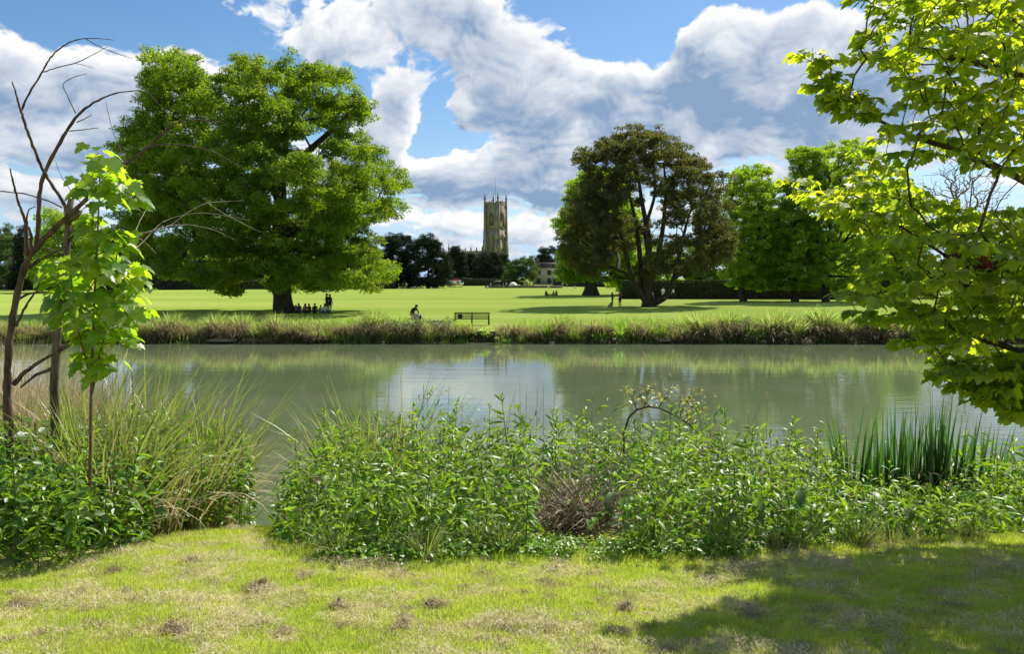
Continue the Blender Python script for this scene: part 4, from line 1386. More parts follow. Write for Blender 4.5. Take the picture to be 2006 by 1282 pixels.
for (px_, Y_, kd, fc, lab, tp_, lg_) in (
        (797, 225, 'stand', 10, 'tiny far person in white at the foot of the dark dome-shaped evergreen', 'white', 'grey'),
        (813, 225, 'sit', 40, 'tiny far person in white sitting below the evergreens left of the helicopter', 'white', 'navy'),
        (858, 232, 'stand', -30, 'tiny far person in grey walking left of the helicopter', 'grey', 'grey'),
        (870, 236, 'walk', 60, 'tiny far person in dark clothes close to the helicopter tail', 'navy', 'black'),
        (955, 232, 'sit', 0, 'tiny far person in white seated right of the helicopter', 'white', 'white'),
        (961, 234, 'stand', 40, 'tiny far person in tan standing right of the helicopter', 'tan', 'grey'),
        (966, 238, 'stand_down', -40, 'tiny far person in black standing before the small dark stall', 'black', 'black'),
        (986, 236, 'walk', 80, 'tiny far person in blue walking left of the white tent', 'blue', 'grey'),
        (992, 240, 'stand', 0, 'tiny far person in pale top beside the white tent', 'pale_blue', 'black'),
        (1038, 238, 'stand', 20, 'tiny far person in tan before the grey canopied stall', 'tan', 'brown'),
        (1044, 238, 'stand_down', 200, 'tiny far person in grey right of the canopied stall', 'grey', 'brown'),
        (1074, 236, 'sit', 10, 'tiny far person in white seated before the mansion', 'white', 'tan'),
        (1102, 236, 'stand', 0, 'tiny far person in tan standing right of the mansion', 'tan', 'tan'),
        (1110, 236, 'stand', 60, 'tiny far person in white standing right of the mansion', 'white', 'grey'),
        (1125, 234, 'sit', 60, 'tiny far person in white seated left of the flared trunk', 'white', 'grey'),
        (12, 190, 'stand', 20, 'tiny far person in white at the left edge in front of the conifer', 'white', 'grey')):
    person(kd, px_, Y_, facing(fc), lab, CL[tp_], CL[lg_])

# dog beside the pair
dg_ = gpt(1193, 86.6)
J_ = {'rump': (0, .0, .20), 'mid': (0, -.12, .36), 'chest': (0, -.25, .48), 'neck': (0, -.30, .62), 'head': (0, -.36, .70), 'muz': (0, -.50, .67)}
V_ = [(0, .02, .16), (0, -.10, .32), (0, -.22, .44), (0, -.27, .58), (0, -.33, .68), (0, -.47, .65),
      (-.08, -.24, .24), (-.08, -.26, .04), (-.08, -.33, .03), (.08, -.24, .24), (.08, -.26, .04), (.08, -.33, .03),
      (-.13, -.10, .18), (-.13, .05, .05), (-.13, -.16, .03), (.13, -.10, .18), (.13, .05, .05), (.13, -.16, .03),
      (0, .16, .08), (0, .34, .05), (-.06, -.30, .78), (.06, -.30, .78)]
R_ = [.14, .15, .14, .09, .09, .04, .045, .03, .03, .045, .03, .03, .07, .035, .03, .07, .035, .03, .035, .02, .02, .02]
E_ = [(0, 1), (1, 2), (2, 3), (3, 4), (4, 5), (2, 6), (6, 7), (7, 8), (2, 9), (9, 10), (10, 11), (0, 12), (12, 13), (13, 14), (0, 15), (15, 16), (16, 17), (0, 18), (18, 19), (4, 20), (4, 21)]
me = bpy.data.meshes.new('dog'); me.from_pydata(V_, E_, [])
dog = bpy.data.objects.new('dog', me); COL.objects.link(dog)
dog.modifiers.new('skin', 'SKIN')
for i_, r_ in enumerate(R_): me.skin_vertices[0].data[i_].radius = (r_, r_)
me.skin_vertices[0].data[0].use_root = True
sb = dog.modifiers.new('sub', 'SUBSURF'); sb.levels = 1; sb.render_levels = 1
me.materials.append(plain_mat('pale_fur', (.30, .25, .17), .9))
dog.location = tuple(dg_); dog.rotation_euler = (0, 0, R(90))
tag(dog, 'sandy dog sitting at the feet of the pair by the dark tree', 'dog')

# rucksack by the bending person, bag on the bench
def bag(name, label, loc, rz, col, s=1.0, tall=.42):
    r_ = tag(empty(name, tuple(loc), rz), label, 'bag')
    r_.scale = (s,) * 3
    b_ = MB()
    shaped(b_, (0, 0, tall * .5), (.17, .12, tall * .5), fn=lambda v: np.sign(v) * np.abs(v / [.17, .12, tall * .5]) ** .6 * [.17, .12, tall * .5])
    b0 = b_.build('pack', col, r_, smooth=True)
    b_ = MB(); shaped(b_, (0, -.13, tall * .32), (.12, .05, tall * .22)); b_.build('pocket', col, r_, smooth=True)
    b_ = MB()
    b_.tube([(-.05, 0, tall * .97), (-.04, 0, tall * 1.1), (.04, 0, tall * 1.1), (.05, 0, tall * .97)], .012, 5)
    b_.build('handle', black_m, r_)
    for q in (-1, 1):
        b_ = MB(); b_.tube([(q * .09, .11, tall * .9), (q * .10, .19, tall * .6), (q * .10, .17, tall * .3), (q * .09, .11, tall * .12)], .016, 5)
        b_.build('strap', black_m, r_)
    return r_


bag('rucksack', 'dark rucksack standing on the grass right of the bending person', gpt(816, 61.5), .3, CL['grey'], 1.2)
bag('rucksack', 'black and white bag beside the dark rucksack above the far bank', gpt(821, 61.8), -.5, CL['black'], 1.0)

# ------------------------------------------------------------------ bench
BY = 55.0
wood = rough_mat('dark_green_timber', (.022, .026, .018), (.05, .052, .036), 6, .7, stretch=(.3, 3, 3))
bp0 = gpt(924.5, BY)
bench = tag(empty('park_bench', tuple(bp0), R(5)), 'dark slatted three-legged park bench seen from behind on the lawn', 'bench')
W_ = 2.40


def bar(mb, a, b, w, t):
    mb.tube([a, b], w / 2, 4)
    return mb


def plank(mb, z, y, w, h, t, tilt=0.0):
    return mb.box((0, y, z), (w, t, h))


bk = MB()
for z_ in (.47, .57, .67, .77):
    bk.box((0, -.235 - (z_ - .45) * .22, z_), (W_ - .06, .025, .055))
bo = bk.build('backrest', wood, bench)
tr_ = MB(); tr_.box((0, -.315, .865), (W_, .05, .07)); tr_.build('top_rail', wood, bo)
se = MB()
for q in range(5): se.box((0, -.17 + q * .105, .435), (W_ - .02, .085, .03))
se.build('seat', wood, bench)
for x_ in (-W_ / 2 + .04, 0, W_ / 2 - .04):
    l_ = MB(); l_.tube([(x_, -.20, 0), (x_, -.20, .42), (x_, -.30, .84)], .042, 4); l_.build('rear_leg', wood, bench)
    l_ = MB(); l_.tube([(x_, .28, 0), (x_, .28, .42)], .042, 4)
    l_.build('front_leg', wood, bench)
    l_ = MB(); l_.box((x_, .04, .395), (.07, .46, .05)); l_.build('seat_bearer', wood, bench)
for x_ in (-W_ / 2 + .04, W_ / 2 - .04):
    l_ = MB(); l_.box((x_, .02, .65), (.07, .56, .04)); l_.box((x_, .27, .53), (.06, .06, .22)); l_.build('armrest', wood, bench)
bag('shoulder_bag', 'black bag standing on the bench seat near its left end', bp0 + np.array([-.80, -.02, .452]), 0.2, CL['black'], .95, .34)

# molehill on the far lawn
def mound(name, label, cat, loc, s, m, seed, strands=None, group=None, dry=None):
    r_ = np.random.default_rng(seed)
    v = ico(3)[0] * np.array(s)
    v = v * (1 + .25 * fbm(v[:, 0] * 9 / max(s) * .3 + seed, (v[:, 1] + v[:, 2]) * 9 / max(s) * .3, 4, seed)[:, None] * 2)
    v[:, 2] = np.maximum(v[:, 2], -.1 * s[2])
    o = mesh_obj(name, v, [IF if len(v) == len(IV) else ico(3)[1]], m, loc=tuple(loc), smooth=True)
    tag(o, label, cat, group)
    return o


soil = rough_mat('dark_soil', (.03, .024, .016), (.075, .06, .04), 14, .95, bump=.8, dist=.03)
mound('molehill', 'low dark earth mound on the far lawn left of the bench', 'molehill', gpt(853, 58.0), (.75, .55, .17), soil, 5)

# landing edge of planks below the bench
lp = gpt(951, 48.55)
ld = tag(empty('landing_edge', (lp[0], 48.5, 0)), 'old timber edging at the water in the gap below the bench', 'bank edging')
wo_m = rough_mat('wet_timber', (.03, .026, .02), (.10, .09, .07), 4, .8, bump=.4, stretch=(.4, 3, 3))
l_ = MB(); l_.box((0, 0, -.02), (1.4, .30, .10)); l_.build('capping', rough_mat('pale_timber', (.12, .11, .09), (.24, .22, .18), 5, .8, stretch=(.4, 3, 3)), ld)
l_ = MB(); l_.box((0, -.10, -.30), (1.5, .06, .20)); l_.build('lower_board', wo_m, ld)
l_ = MB(); l_.box((0, -.08, -.16), (1.5, .05, .10)); l_.build('upper_board', wo_m, ld)
for x_ in (-.7, -.1, .6):
    l_ = MB(); l_.tube([(x_, -.22, -1.3), (x_, -.22, -.1)], .06, 7); l_.build('post', wo_m, ld)

# ------------------------------------------------------------------ far bank vegetation
m_sedge = leaf_mat('sedge_green', (.15, .22, .04), (.30, .34, .10), (.34, .48, .06), (.58, .66, .18), .55, .06, .4)
m_fresh = leaf_mat('fresh_grass', (.12, .23, .025), (.22, .33, .05), (.28, .54, .03), (.50, .74, .07), .55, .05, .4)
m_dead = leaf_mat('dead_reed', (.15, .115, .06), (.46, .38, .22), (.24, .18, .08), (.55, .45, .22), .35, .06, .5)
m_straw = leaf_mat('pale_straw', (.38, .31, .18), (.64, .54, .34), (.4, .3, .14), (.6, .48, .26), .3, .06, .5)
m_umbel = leaf_mat('white_flower', (.55, .57, .50), (.8, .8, .74), (.5, .52, .4), (.7, .7, .6), .4, .02, .5)


def bank_z(y):
    return np.interp(y, _gy, _gz)


def tussock_proto(kind, n=230, seed=0):
    global rng
    rng = np.random.default_rng(400 + seed)
    root = empty('sedge_tussock')
    a = rng.uniform(0, 2 * np.pi, n)
    r = rng.random(n) ** .7 * .22
    base = np.column_stack([r * np.cos(a), r * np.sin(a), np.full(n, -.03)])
    hh = {'tall': (.75, 1.15), 'mid': (.55, .9), 'low': (.35, .6)}[kind]
    up = blades(base, rng.uniform(*hh, n), rng.uniform(.03, .055, n), a + rng.normal(size=n) * .4, rng.uniform(.15, 1.3, n), 4)
    k1 = up.build('green_blades', m_sedge if seed % 2 == 0 else m_fresh, root)
    m = int(n * (.6 if seed % 2 == 0 else .15))
    a = rng.uniform(-np.pi * .85, -np.pi * .15, m) + rng.normal(size=m) * .2
    r = rng.uniform(.15, .42, m)
    base = np.column_stack([r * np.cos(a) * 1.2, r * np.sin(a), rng.uniform(-.12, .12, m)])
    dn = blades(base, rng.uniform(.4, .8, m), rng.uniform(.025, .05, m), a, rng.uniform(2.4, 3.1, m), 4, curl=.6)
    k2 = dn.build('dead_blades', m_dead, root)
    kids(root, [k1, k2])
    return root


protos = [tussock_proto(k_, seed=i) for i, k_ in enumerate(('tall', 'mid', 'tall', 'mid', 'low'))]
rng = np.random.default_rng(77)
used = set()
GL = 'sedge tussocks along the far bank'


def put_tussock(px, Y, v, sc, lab):
    p = gpt(px, Y)
    p[2] = float(bank_z(Y))
    pr = protos[v]
    if v not in used:
        used.add(v); o = pr
        o.location = tuple(p); o.rotation_euler[2] = 0; o.scale = (sc, sc, sc)
        # children must be left as they are
    else:
        o = copy_tree(pr, tuple(p), rng.uniform(-.6, .6), sc)
    tag(o, lab, 'tussock', GL)
    return o


def bank_h(px):          # rough height of the growth along the bank
    return np.interp(px, [240, 400, 640, 760, 900, 935, 970, 985, 1040, 1100, 1200, 1400, 1700, 2100], [.9, 1.05, 1.05, 1.15, .7, .25, .25, .65, .85, 1.15, 1.2, 1.3, 1.35, 1.3])


for i, px in enumerate(np.arange(-160, 2160, 17.0)):
    px += rng.uniform(-6, 6)
    if 932 < px < 972: continue
    lab = ('green-topped sedge tussock with brown hanging blades on the far bank left of the landing' if px < 950
           else 'green-topped sedge tussock with brown hanging blades on the far bank right of the landing')
    put_tussock(px, rng.uniform(47.9, 48.75), int(rng.integers(0, 5)), float(bank_h(px)) * rng.uniform(.65, 1.5), lab)

# continuous long grass between and behind the tussocks
N = 36000
px = rng.uniform(-200, 2200, N)
Y = 47.7 + rng.random(N) ** .8 * 2.6
ok = ~((px > 934) & (px < 971))
px, Y = px[ok], Y[ok]
Xw = (px - CX) / F_PX * Y
den = fbm(Xw * .5, Y * .8, 4, 31)
ok = den > -.35 + .5 * np.clip((Y - 49.2) / 1.2, 0, 1)
px, Y, Xw, den = px[ok], Y[ok], Xw[ok], den[ok]
n = len(px)
h_ = bank_h(px) * rng.uniform(.4, 1.15, n) * np.clip(1.25 - (Y - 48.2) * .35, .35, 1) * (1 + den * .6)
base = np.column_stack([Xw, Y, bank_z(Y) - .03])
half = rng.random(n) < .5 - den * 1.6
for nm, sel, mt in (('long_bank_grass', ~half, m_fresh), ('dry_bank_grass', half, m_sedge)):
    b_ = blades(base[sel], h_[sel], rng.uniform(.022, .05, sel.sum()), rng.uniform(0, 2 * np.pi, sel.sum()), rng.uniform(.1, 1.0, sel.sum()), 3)
    tag(b_.build(nm, mt), kind='stuff', label=None)
# dead thatch hanging at the foot of the bank
n = 9000
px = rng.uniform(-200, 2200, n); Y = rng.uniform(47.55, 48.3, n)
ok = ~((px > 934) & (px < 971)) & (fbm(px * .012, px * 0, 3, 9) > -.35)
px, Y = px[ok], Y[ok]; n = len(px)
z0 = np.clip(rng.normal(.05, .22, n), -.5, .55) * bank_h(px)
b_ = blades(np.column_stack([(px - CX) / F_PX * Y, Y - .15, z0]), rng.uniform(.3, .85, n), rng.uniform(.02, .045, n), rng.uniform(-2.6, -.5, n), rng.uniform(1.8, 2.9, n), 3, curl=.5)
tag(b_.build('hanging_thatch', m_dead), kind='stuff')

# leafy bushes, cow parsley, stones along the bank
BL_V, BL_F = broad_leaf()
def bush(name, label, px, Y, r, h, mt, n=1500, size=.10, cat='bush', group=None, flowers=0):
    p = gpt(px, Y); p[2] = float(bank_z(Y))
    root = tag(empty(name, tuple(p)), label, cat, group)
    st_ = MB()
    tips_ = rng.normal(size=(26, 3)) * [r * .5, r * .4, h * .18] + [0, 0, h * .62]
    for t in tips_:
        st_.tube([(t[0] * .1, t[1] * .1, -.05), (t[0] * .5, t[1] * .5, t[2] * .55), tuple(t)], [.018, .012, .005], 4, cap=False)
    s1 = st_.build('stems', bark, root)
    c = tips_[rng.integers(0, len(tips_), n)]
    e = rng.normal(size=(n, 3)); e /= np.linalg.norm(e, axis=1)[:, None]
    q = c + e * rng.random(n)[:, None] ** .5 * [r * .42, r * .4, h * .3]
    q[:, 2] = np.abs(q[:, 2])
    lv = MB().scatter(LEAF4, LEAF4_F, q, rots(rng.normal(size=(n, 3)) * .7 + [0, 0, .7]), size * rng.uniform(.6, 1.3, n))
    ks = [s1, lv.build('leaves', mt, root)]
    if flowers:
        m = flowers
        c = tips_[rng.integers(0, len(tips_), m)] + rng.normal(size=(m, 3)) * [r * .3, r * .3, h * .14] + [0, -r * .2, h * .12]
        fl = MB().scatter(TUFT_V, TUFT_F, c, rots(rng.normal(size=(m, 3)) * .3 + [0, 0, 1]), np.full(m, size * .9))
        ks.append(fl.build('flowers', m_umbel, root))
    return kids(root, ks)


m_bramble = leaf_mat('bramble_leaf', (.045, .085, .02), (.09, .13, .035), (.10, .18, .03), (.20, .28, .06), .35, .10, .35)
bush('bush', 'dark bush with pale blossom on the far bank below the bending person', 818, 48.2, 1.0, 1.25, m_bramble, 2200, .09, flowers=60)
bush('bush', 'dark green bush leaning over the water left of the landing', 905, 48.3, .9, .9, m_lime, 2000, .09, flowers=14)
bush('bush', 'brownish bramble clump on the far bank left of the blossom bush', 775, 48.3, 1.1, 1.2, m_bramble, 2000, .09)
bush('bush', 'small green bush on the far bank between the two larger ones', 862, 48.5, .9, .9, m_bramble, 1600, .09, flowers=25)
bush('bush', 'dark rounded bush with tall dead stems on the far bank at right', 1458, 48.2, .7, 1.35, m_bramble, 1800, .09)
bush('cow_parsley', 'white topped cow parsley clump on the far bank before the maple', 1603, 48.9, .9, 1.3, m_fresh, 1500, .10, 'cow parsley', flowers=110)
bush('cow_parsley', 'white topped cow parsley on the far bank left of the larger clump', 1540, 48.8, .6, 1.15, m_fresh, 1000, .10, 'cow parsley', flowers=50)
bush('cow_parsley', 'cow parsley half hidden by the maple leaves at right', 1670, 48.8, .8, 1.2, m_fresh, 1200, .10, 'cow parsley', flowers=60)
chalk = rough_mat('pale_stone', (.45, .42, .36), (.65, .62, .55), 6, .8)
for i_, (px_, Y_, s_, lab) in enumerate(((1082, 47.6, (.20, .10, .07), 'flat pale stone at the waterline right of the landing'),
                            (751, 47.7, (.08, .07, .08), 'small white stone at the waterline below the bramble clump'),
                            (1583, 47.6, (.09, .08, .08), 'small white stone at the waterline below the cow parsley'),
                            (1667, 47.6, (.10, .08, .08), 'small white stone at the waterline near the maple'),
                            (640, 47.9, (.09, .08, .10), 'small white stone in the bank below the oak group'))):
    p_ = gpt(px_, Y_); p_[2] = -.60 if i_ < 4 else -.45
    mound('stone', lab, 'stone', p_, s_, chalk, 20 + i_)
for i_, (px_, s_, lab) in enumerate(((435, (.9, .35, .22), 'pale eroded earth ledge at the waterline below the oak'), (1300, (.5, .3, .2), 'pale clay lump under the sedges right of the landing'))):
    p_ = gpt(px_, 47.75); p_[2] = -.52
    mound('earth_ledge', lab, 'bank earth', p_, s_, rough_mat('pale_clay', (.16, .13, .09), (.32, .26, .19), 8, .95, bump=.5), 30 + i_)

# ------------------------------------------------------------------ near lawn and the planting on this bank
rng = np.random.default_rng(2024)


def hit(px, py):
    """distance at which the view through a photo pixel meets the near ground"""
    u, v = ray(px, py)
    Y = np.arange(3.0, 11.5, .02)
    z = CAM_Z + v * Y
    d = z - np.interp(Y, _gy, _gz)
    i = int(np.argmax(d < 0)) if (d < 0).any() else len(Y) - 1
    return float(Y[i])


FRONT_MID = [(500, 1060), (560, 1080), (650, 1092), (800, 1100), (1000, 1088), (1200, 1095), (1400, 1090), (1600, 1085), (1800, 1065), (2006, 1060), (2300, 1050)]
FRONT_LEFT = [(-400, 1150), (0, 1135), (150, 1112), (250, 1082), (330, 1048), (420, 1040), (490, 1036)]
fm = [(px, hit(px, py)) for px, py in FRONT_MID]
fl = [(px, hit(px, py)) for px, py in FRONT_LEFT]


def mid_left_px(Y):          # left limit of the middle planting (photo column) at distance Y
    return np.interp(Y, [5.5, 6.6, 8, 9, 10.5], [592, 525, 535, 578, 635])


def in_mid(x, y):
    px = CX + x / y * F_PX
    return (y > np.interp(px, [a for a, _ in fm], [b for _, b in fm])) & (px > mid_left_px(y)) & (y < 10.5)


def in_left(x, y):
    px = CX + x / y * F_PX
    return (y > np.interp(px, [a for a, _ in fl], [b for _, b in fl])) & (px < 490) & (y < 10.5)


def canopy(px):              # height (z) the tops of the middle planting reach
    return np.interp(px, [520, 560, 640, 760, 900, 1100, 1300, 1500, 1620, 1700, 1900, 2006, 2300], [1.20, 1.45, 1.78, 1.88, 1.86, 1.86, 1.80, 1.68, 1.50, 1.34, 1.34, 1.46, 1.4])


m_lawn = leaf_mat('lawn_blade', (.27, .36, .03), (.42, .46, .07), (.46, .64, .04), (.70, .76, .11), .5, .04, .5, patch=2.2)
m_clip = leaf_mat('dry_clippings', (.34, .28, .15), (.74, .66, .42), (.25, .2, .1), (.42, .34, .18), .25, .03, .6)
m_wisp = leaf_mat('brown_clippings', (.16, .12, .07), (.50, .42, .26), (.2, .15, .08), (.4, .33, .18), .2, .03, .6)
m_will = leaf_mat('willowherb_leaf', (.075, .17, .008), (.15, .28, .018), (.22, .43, .012), (.44, .64, .04), .40, .06, .32)
m_net = leaf_mat('nettle_leaf', (.040, .105, .010), (.085, .17, .022), (.12, .30, .01), (.28, .48, .025), .36, .06, .35)
m_tall = leaf_mat('tall_sedge', (.12, .18, .025), (.25, .27, .07), (.26, .40, .03), (.46, .50, .1), .42, .08, .35)
m_iris = leaf_mat('iris_blade', (.022, .075, .022), (.045, .12, .035), (.07, .22, .02), (.14, .34, .04), .36, .09, .32)
m_maple = leaf_mat('maple_leaf', (.070, .130, .010), (.115, .18, .014), (.40, .60, .006), (.82, .88, .03), .64, .06, .35)
m_syc = leaf_mat('sycamore_leaf', (.055, .13, .014), (.09, .19, .02), (.28, .54, .008), (.64, .80, .03), .60, .06, .35)
m_litter = leaf_mat('dead_leaf', (.16, .10, .07), (.42, .33, .24), (.2, .13, .08), (.4, .3, .2), .25, .04, .5)
m_stem = rough_mat('green_stem', (.06, .10, .03), (.10, .13, .05), 20, .6)
m_redstem = rough_mat('reddish_stem', (.10, .05, .03), (.16, .10, .06), 20, .6)
m_deadst = rough_mat('dead_stem', (.16, .12, .08), (.38, .31, .22), 9, .85)
m_elder = rough_mat('elder_bark', (.045, .028, .022), (.13, .085, .065), 10, .85, bump=.5, dist=.01, stretch=(2, 2, .5))
m_palebark = rough_mat('stripped_branch', (.22, .17, .13), (.45, .38, .30), 10, .85, stretch=(2, 2, .5))

# --- lawn: grass blades and dry clippings (nobody could count them)
N = 760000
y = 3.2 + rng.random(N) ** 1.1 * 6.6
x = rng.uniform(-1, 1, N) * (.68 * y + .3)
front = np.where(CX + x / y * F_PX < 490, np.interp(CX + x / y * F_PX, [a for a, _ in fl], [b for _, b in fl]),
                 np.interp(CX + x / y * F_PX, [a for a, _ in fm], [b for _, b in fm]))
px = CX + x / y * F_PX
gap = (px > 470) & (px < mid_left_px(y) + 10)
ok = (y < front + .35) | (gap & (y < 9.6))
x, y = x[ok], y[ok]
mask = fbm(x * 1.6, y * 2.2, 5, 41)
keep = rng.random(len(x)) < np.clip(.70 - mask * 1.9, .22, 1)
x, y, mask = x[keep], y[keep], mask[keep]
n = len(x)
z = ground_z(x, y)
px = CX + x / y * F_PX
edge = np.clip(1 - np.abs(y - np.interp(px, [a for a, _ in fm], [b for _, b in fm])) / .35, 0, 1) * (px > 480)
L_ = rng.uniform(.014, .040, n) * (1 + 1.3 * np.clip(fbm(x * 7, y * 9, 3, 77), -.4, .6)) * (1 + .8 * np.clip(-mask * 2, 0, 1)) * (1 + 1.2 * edge)
gb = blades(np.column_stack([x, y, z - .002]), L_, rng.uniform(.0022, .0042, n), rng.uniform(0, 2 * np.pi, n), rng.uniform(.1, 1.7, n), 2)
tag(gb.build('lawn_grass', m_lawn), kind='stuff')

N = 420000
y = 3.2 + rng.random(N) ** 1.1 * 5.4
x = rng.uniform(-1, 1, N) * (.68 * y + .3)
px = CX + x / y * F_PX
front = np.where(px < 490, np.interp(px, [a for a, _ in fl], [b for _, b in fl]), np.interp(px, [a for a, _ in fm], [b for _, b in fm]))
mask = 1.2 * fbm(x * 1.6, y * 2.2, 5, 41) + .9 * fbm(x * 5, y * 9, 4, 57)
ok = (y < front + .1) & (rng.random(N) < np.clip(.06 + mask * 2.4, .015, 1))
x, y, mask = x[ok], y[ok], mask[ok]
n = len(x)
lift = np.clip(mask, 0, .6) * .10
z = ground_z(x, y) + rng.random(n) * (.010 + lift) + .004
cb_ = blades(np.column_stack([x, y, z]), rng.uniform(.02, .06, n), rng.uniform(.002, .0045, n), rng.uniform(0, 2 * np.pi, n), rng.uniform(2.4, 5.6, n), 2, curl=.25)
tag(cb_.build('dry_grass_clippings', m_clip), kind='stuff')

# little heaped wisps of the same dry clippings
nc = 260
cy_ = 3.4 + rng.random(nc) ** 1.1 * 3.2; cx_ = rng.uniform(-1, 1, nc) * (.66 * cy_ + .2)
okc = cy_ < np.interp(CX + cx_ / cy_ * F_PX, [a for a, _ in fm], [b for _, b in fm]) - .05
cx_, cy_ = cx_[okc], cy_[okc]
rc_ = rng.uniform(.015, .055, len(cx_))
x = np.repeat(cx_, 110); y = np.repeat(cy_, 110); rr_ = np.repeat(rc_, 110)
x = x + rng.normal(size=len(x)) * rr_ * 1.3; y = y + rng.normal(size=len(x)) * rr_
z = ground_z(x, y) + .008 + np.abs(rng.normal(size=len(x))) * rr_ * .35
wsp = blades(np.column_stack([x, y, z]), rng.uniform(.015, .05, len(x)), rng.uniform(.002, .004, len(x)), rng.uniform(0, 6.28, len(x)), rng.uniform(1.2, 5.0, len(x)), 2)
tag(wsp.build('heaped_clippings', m_wisp), kind='stuff')

# --- clods of mud and matted grass on the lawn
clod = rough_mat('matted_grass_and_mud', (.09, .07, .035), (.22, .17, .10), 30, .95, bump=.9, dist=.02)
for i_, (px_, py_, w_, h_, lab) in enumerate((
        (497, 1158, .125, .085, 'largest brown grass clod, left of centre on the lawn'), (652, 1196, .07, .075, 'upright dark grass clod right of the largest one'),
        (326, 1240, .12, .05, 'dark flattened clod near the bottom left of the lawn'), (852, 1190, .11, .06, 'brown clod right of the upright dark one'),
        (1076, 1146, .10, .045, 'brown grass clod in the middle of the lawn near the planting'), (1230, 1200, .06, .07, 'small upright clod left of the tree shadow'),
        (20, 1188, .15, .05, 'brown clod at the left edge of the lawn'), (785, 1228, .06, .055, 'small round clod nearest the camera at centre'),
        (365, 1105, .05, .03, 'tiny brown clod near the left planting'), (590, 1133, .09, .035, 'small flat clod beside the middle planting'),
        (208, 1126, .08, .03, 'flat pale clod below the left planting'), (1480, 1200, .10, .04, 'brown clod lying in the tree shadow'))):
    Y_ = hit(px_, py_)
    p_ = gpt(px_, Y_)
    root = tag(empty('grass_clod', tuple(p_), rng.uniform(0, 3)), lab, 'clod', 'clods of mown grass and mud on the lawn')
    r_ = np.random.default_rng(900 + i_)
    h_ *= .62; w_ *= 1.25
    v = np.concatenate([IV * np.array([w_ * .5, w_ * .3, h_ * .75]), IV * np.array([w_ * .28, w_ * .25, h_ * 1.1]) + [w_ * .22, w_ * .08, 0], IV * np.array([w_ * .2, w_ * .3, h_ * .6]) + [-w_ * .35, -w_ * .15, 0]])
    v = v * (1 + .9 * fbm(v[:, 0] * 22 + i_ * 7, v[:, 1] * 22 + v[:, 2] * 18, 4, 60 + i_)[:, None])
    v[:, 2] = np.maximum(v[:, 2], -.01)
    a_ = mesh_obj('earth_core', v, [np.concatenate([IF, IF + len(IV), IF + 2 * len(IV)])], clod, root, smooth=False)
    m_ = 900
    q = IV[r_.integers(0, len(IV), m_)] * r_.uniform(.8, 1.5, (m_, 1)) * [1, 1, .8]
    q = q[q[:, 2] > -.1]; q[:, 0] += .35 * np.sin(np.arange(len(q)))
    m_ = len(q)
    st_ = blades(q * [w_ * .55, w_ * .42, h_ * .95], r_.uniform(.015, .05, m_), r_.uniform(.0018, .0035, m_), r_.uniform(0, 6.28, m_), r_.uniform(.6, 3.4, m_), 2)
    kids(root, [a_, st_.build('matted_strands', m_clip if i_ % 2 else leaf_mat('brown_strand', (.12, .09, .05), (.36, .29, .17), trans=.2), root)])

# --- plant prototypes
LN_V, LN_F = lance_leaf(.10, 4, .5)


def herb(name, h, seed, kind='lance'):
    r_ = np.random.default_rng(seed)
    root = empty(name)
    bend = r_.normal(size=2) * .05 * h
    zz = np.linspace(0, 1, 8)
    path = np.column_stack([bend[0] * zz ** 2, bend[1] * zz ** 2, zz * h])
    st_ = MB(); st_.tube(path, np.linspace(.0055, .0022, 8), 4, cap=False)
    s1 = st_.build('stem', m_stem if seed % 3 else m_redstem, root)
    pos, xd, sc = [], [], []
    if kind == 'lance':
        k_ = int(h / .028)
        for i in range(k_):
            t = .14 + .86 * i / k_
            a = i * 2.4 + r_.normal() * .2
            P_ = np.array([bend[0] * t * t, bend[1] * t * t, t * h])
            upw = -.12 + 1.7 * max(0, (t - .72) / .28) ** 1.3 + r_.normal() * .16
            pos.append(P_); xd.append([math.cos(a), math.sin(a), upw])
            sc.append((.17 if t < .78 else .17 - .10 * (t - .78) / .22) * (.65 + .35 * min(1, t * 2.2)) * r_.uniform(.8, 1.15))
        for q in range(7):
            a = q * .9; pos.append([bend[0], bend[1], h * .985]); xd.append([math.cos(a), math.sin(a), 2.2]); sc.append(.055)
        V_, F_ = LN_V, LN_F
    else:
        k_ = int(h / .055)
        for i in range(k_):
            t = .12 + .88 * (i + 1) / k_
            for q in range(2):
                a = i * 1.57 + q * 3.14 + r_.normal() * .15
                pos.append([bend[0] * t * t + .02 * math.cos(a), bend[1] * t * t + .02 * math.sin(a), t * h])
                xd.append([math.cos(a), math.sin(a), -.25 + .5 * (t > .9) + r_.normal() * .15])
                sc.append((.085 - .035 * max(0, t - .7) / .3) * r_.uniform(.8, 1.15))
        V_, F_ = BL_V, BL_F
    xd = np.array(xd)
    global rng
    keep_rng = rng
    rng = r_
    lv = MB().scatter(V_, F_, np.array(pos), rotx(xd, roll=.4), np.array(sc) * r_.uniform(.7, 1.2, len(sc)))
    s2 = lv.build('leaves', m_will if kind == 'lance' else m_net, root)
    rng = keep_rng
    return kids(root, [s1, s2])


def place(protos_, used_, v, p, rz, sc, lab, cat, grp_):
    o = protos_[v]
    if v in used_:
        o = copy_tree(protos_[v], tuple(p), rz, sc)
    else:
        used_.add(v)
        o.location = tuple(p); o.rotation_euler[2] = rz; o.scale = (sc,) * 3
    o.rotation_euler[0] = rng.normal() * .07; o.rotation_euler[1] = rng.normal() * .07
    return tag(o, lab, cat, grp_)


wh_h = [.45, .45, .65, .65, .9, .9, 1.2, 1.2]
WH = [herb('willowherb', h, 50 + i) for i, h in enumerate(wh_h)]
NT_ = [herb('nettle', h, 70 + i, 'broad') for i, h in enumerate((.5, .7, .95, .7))]
u1, u2 = set(), set()


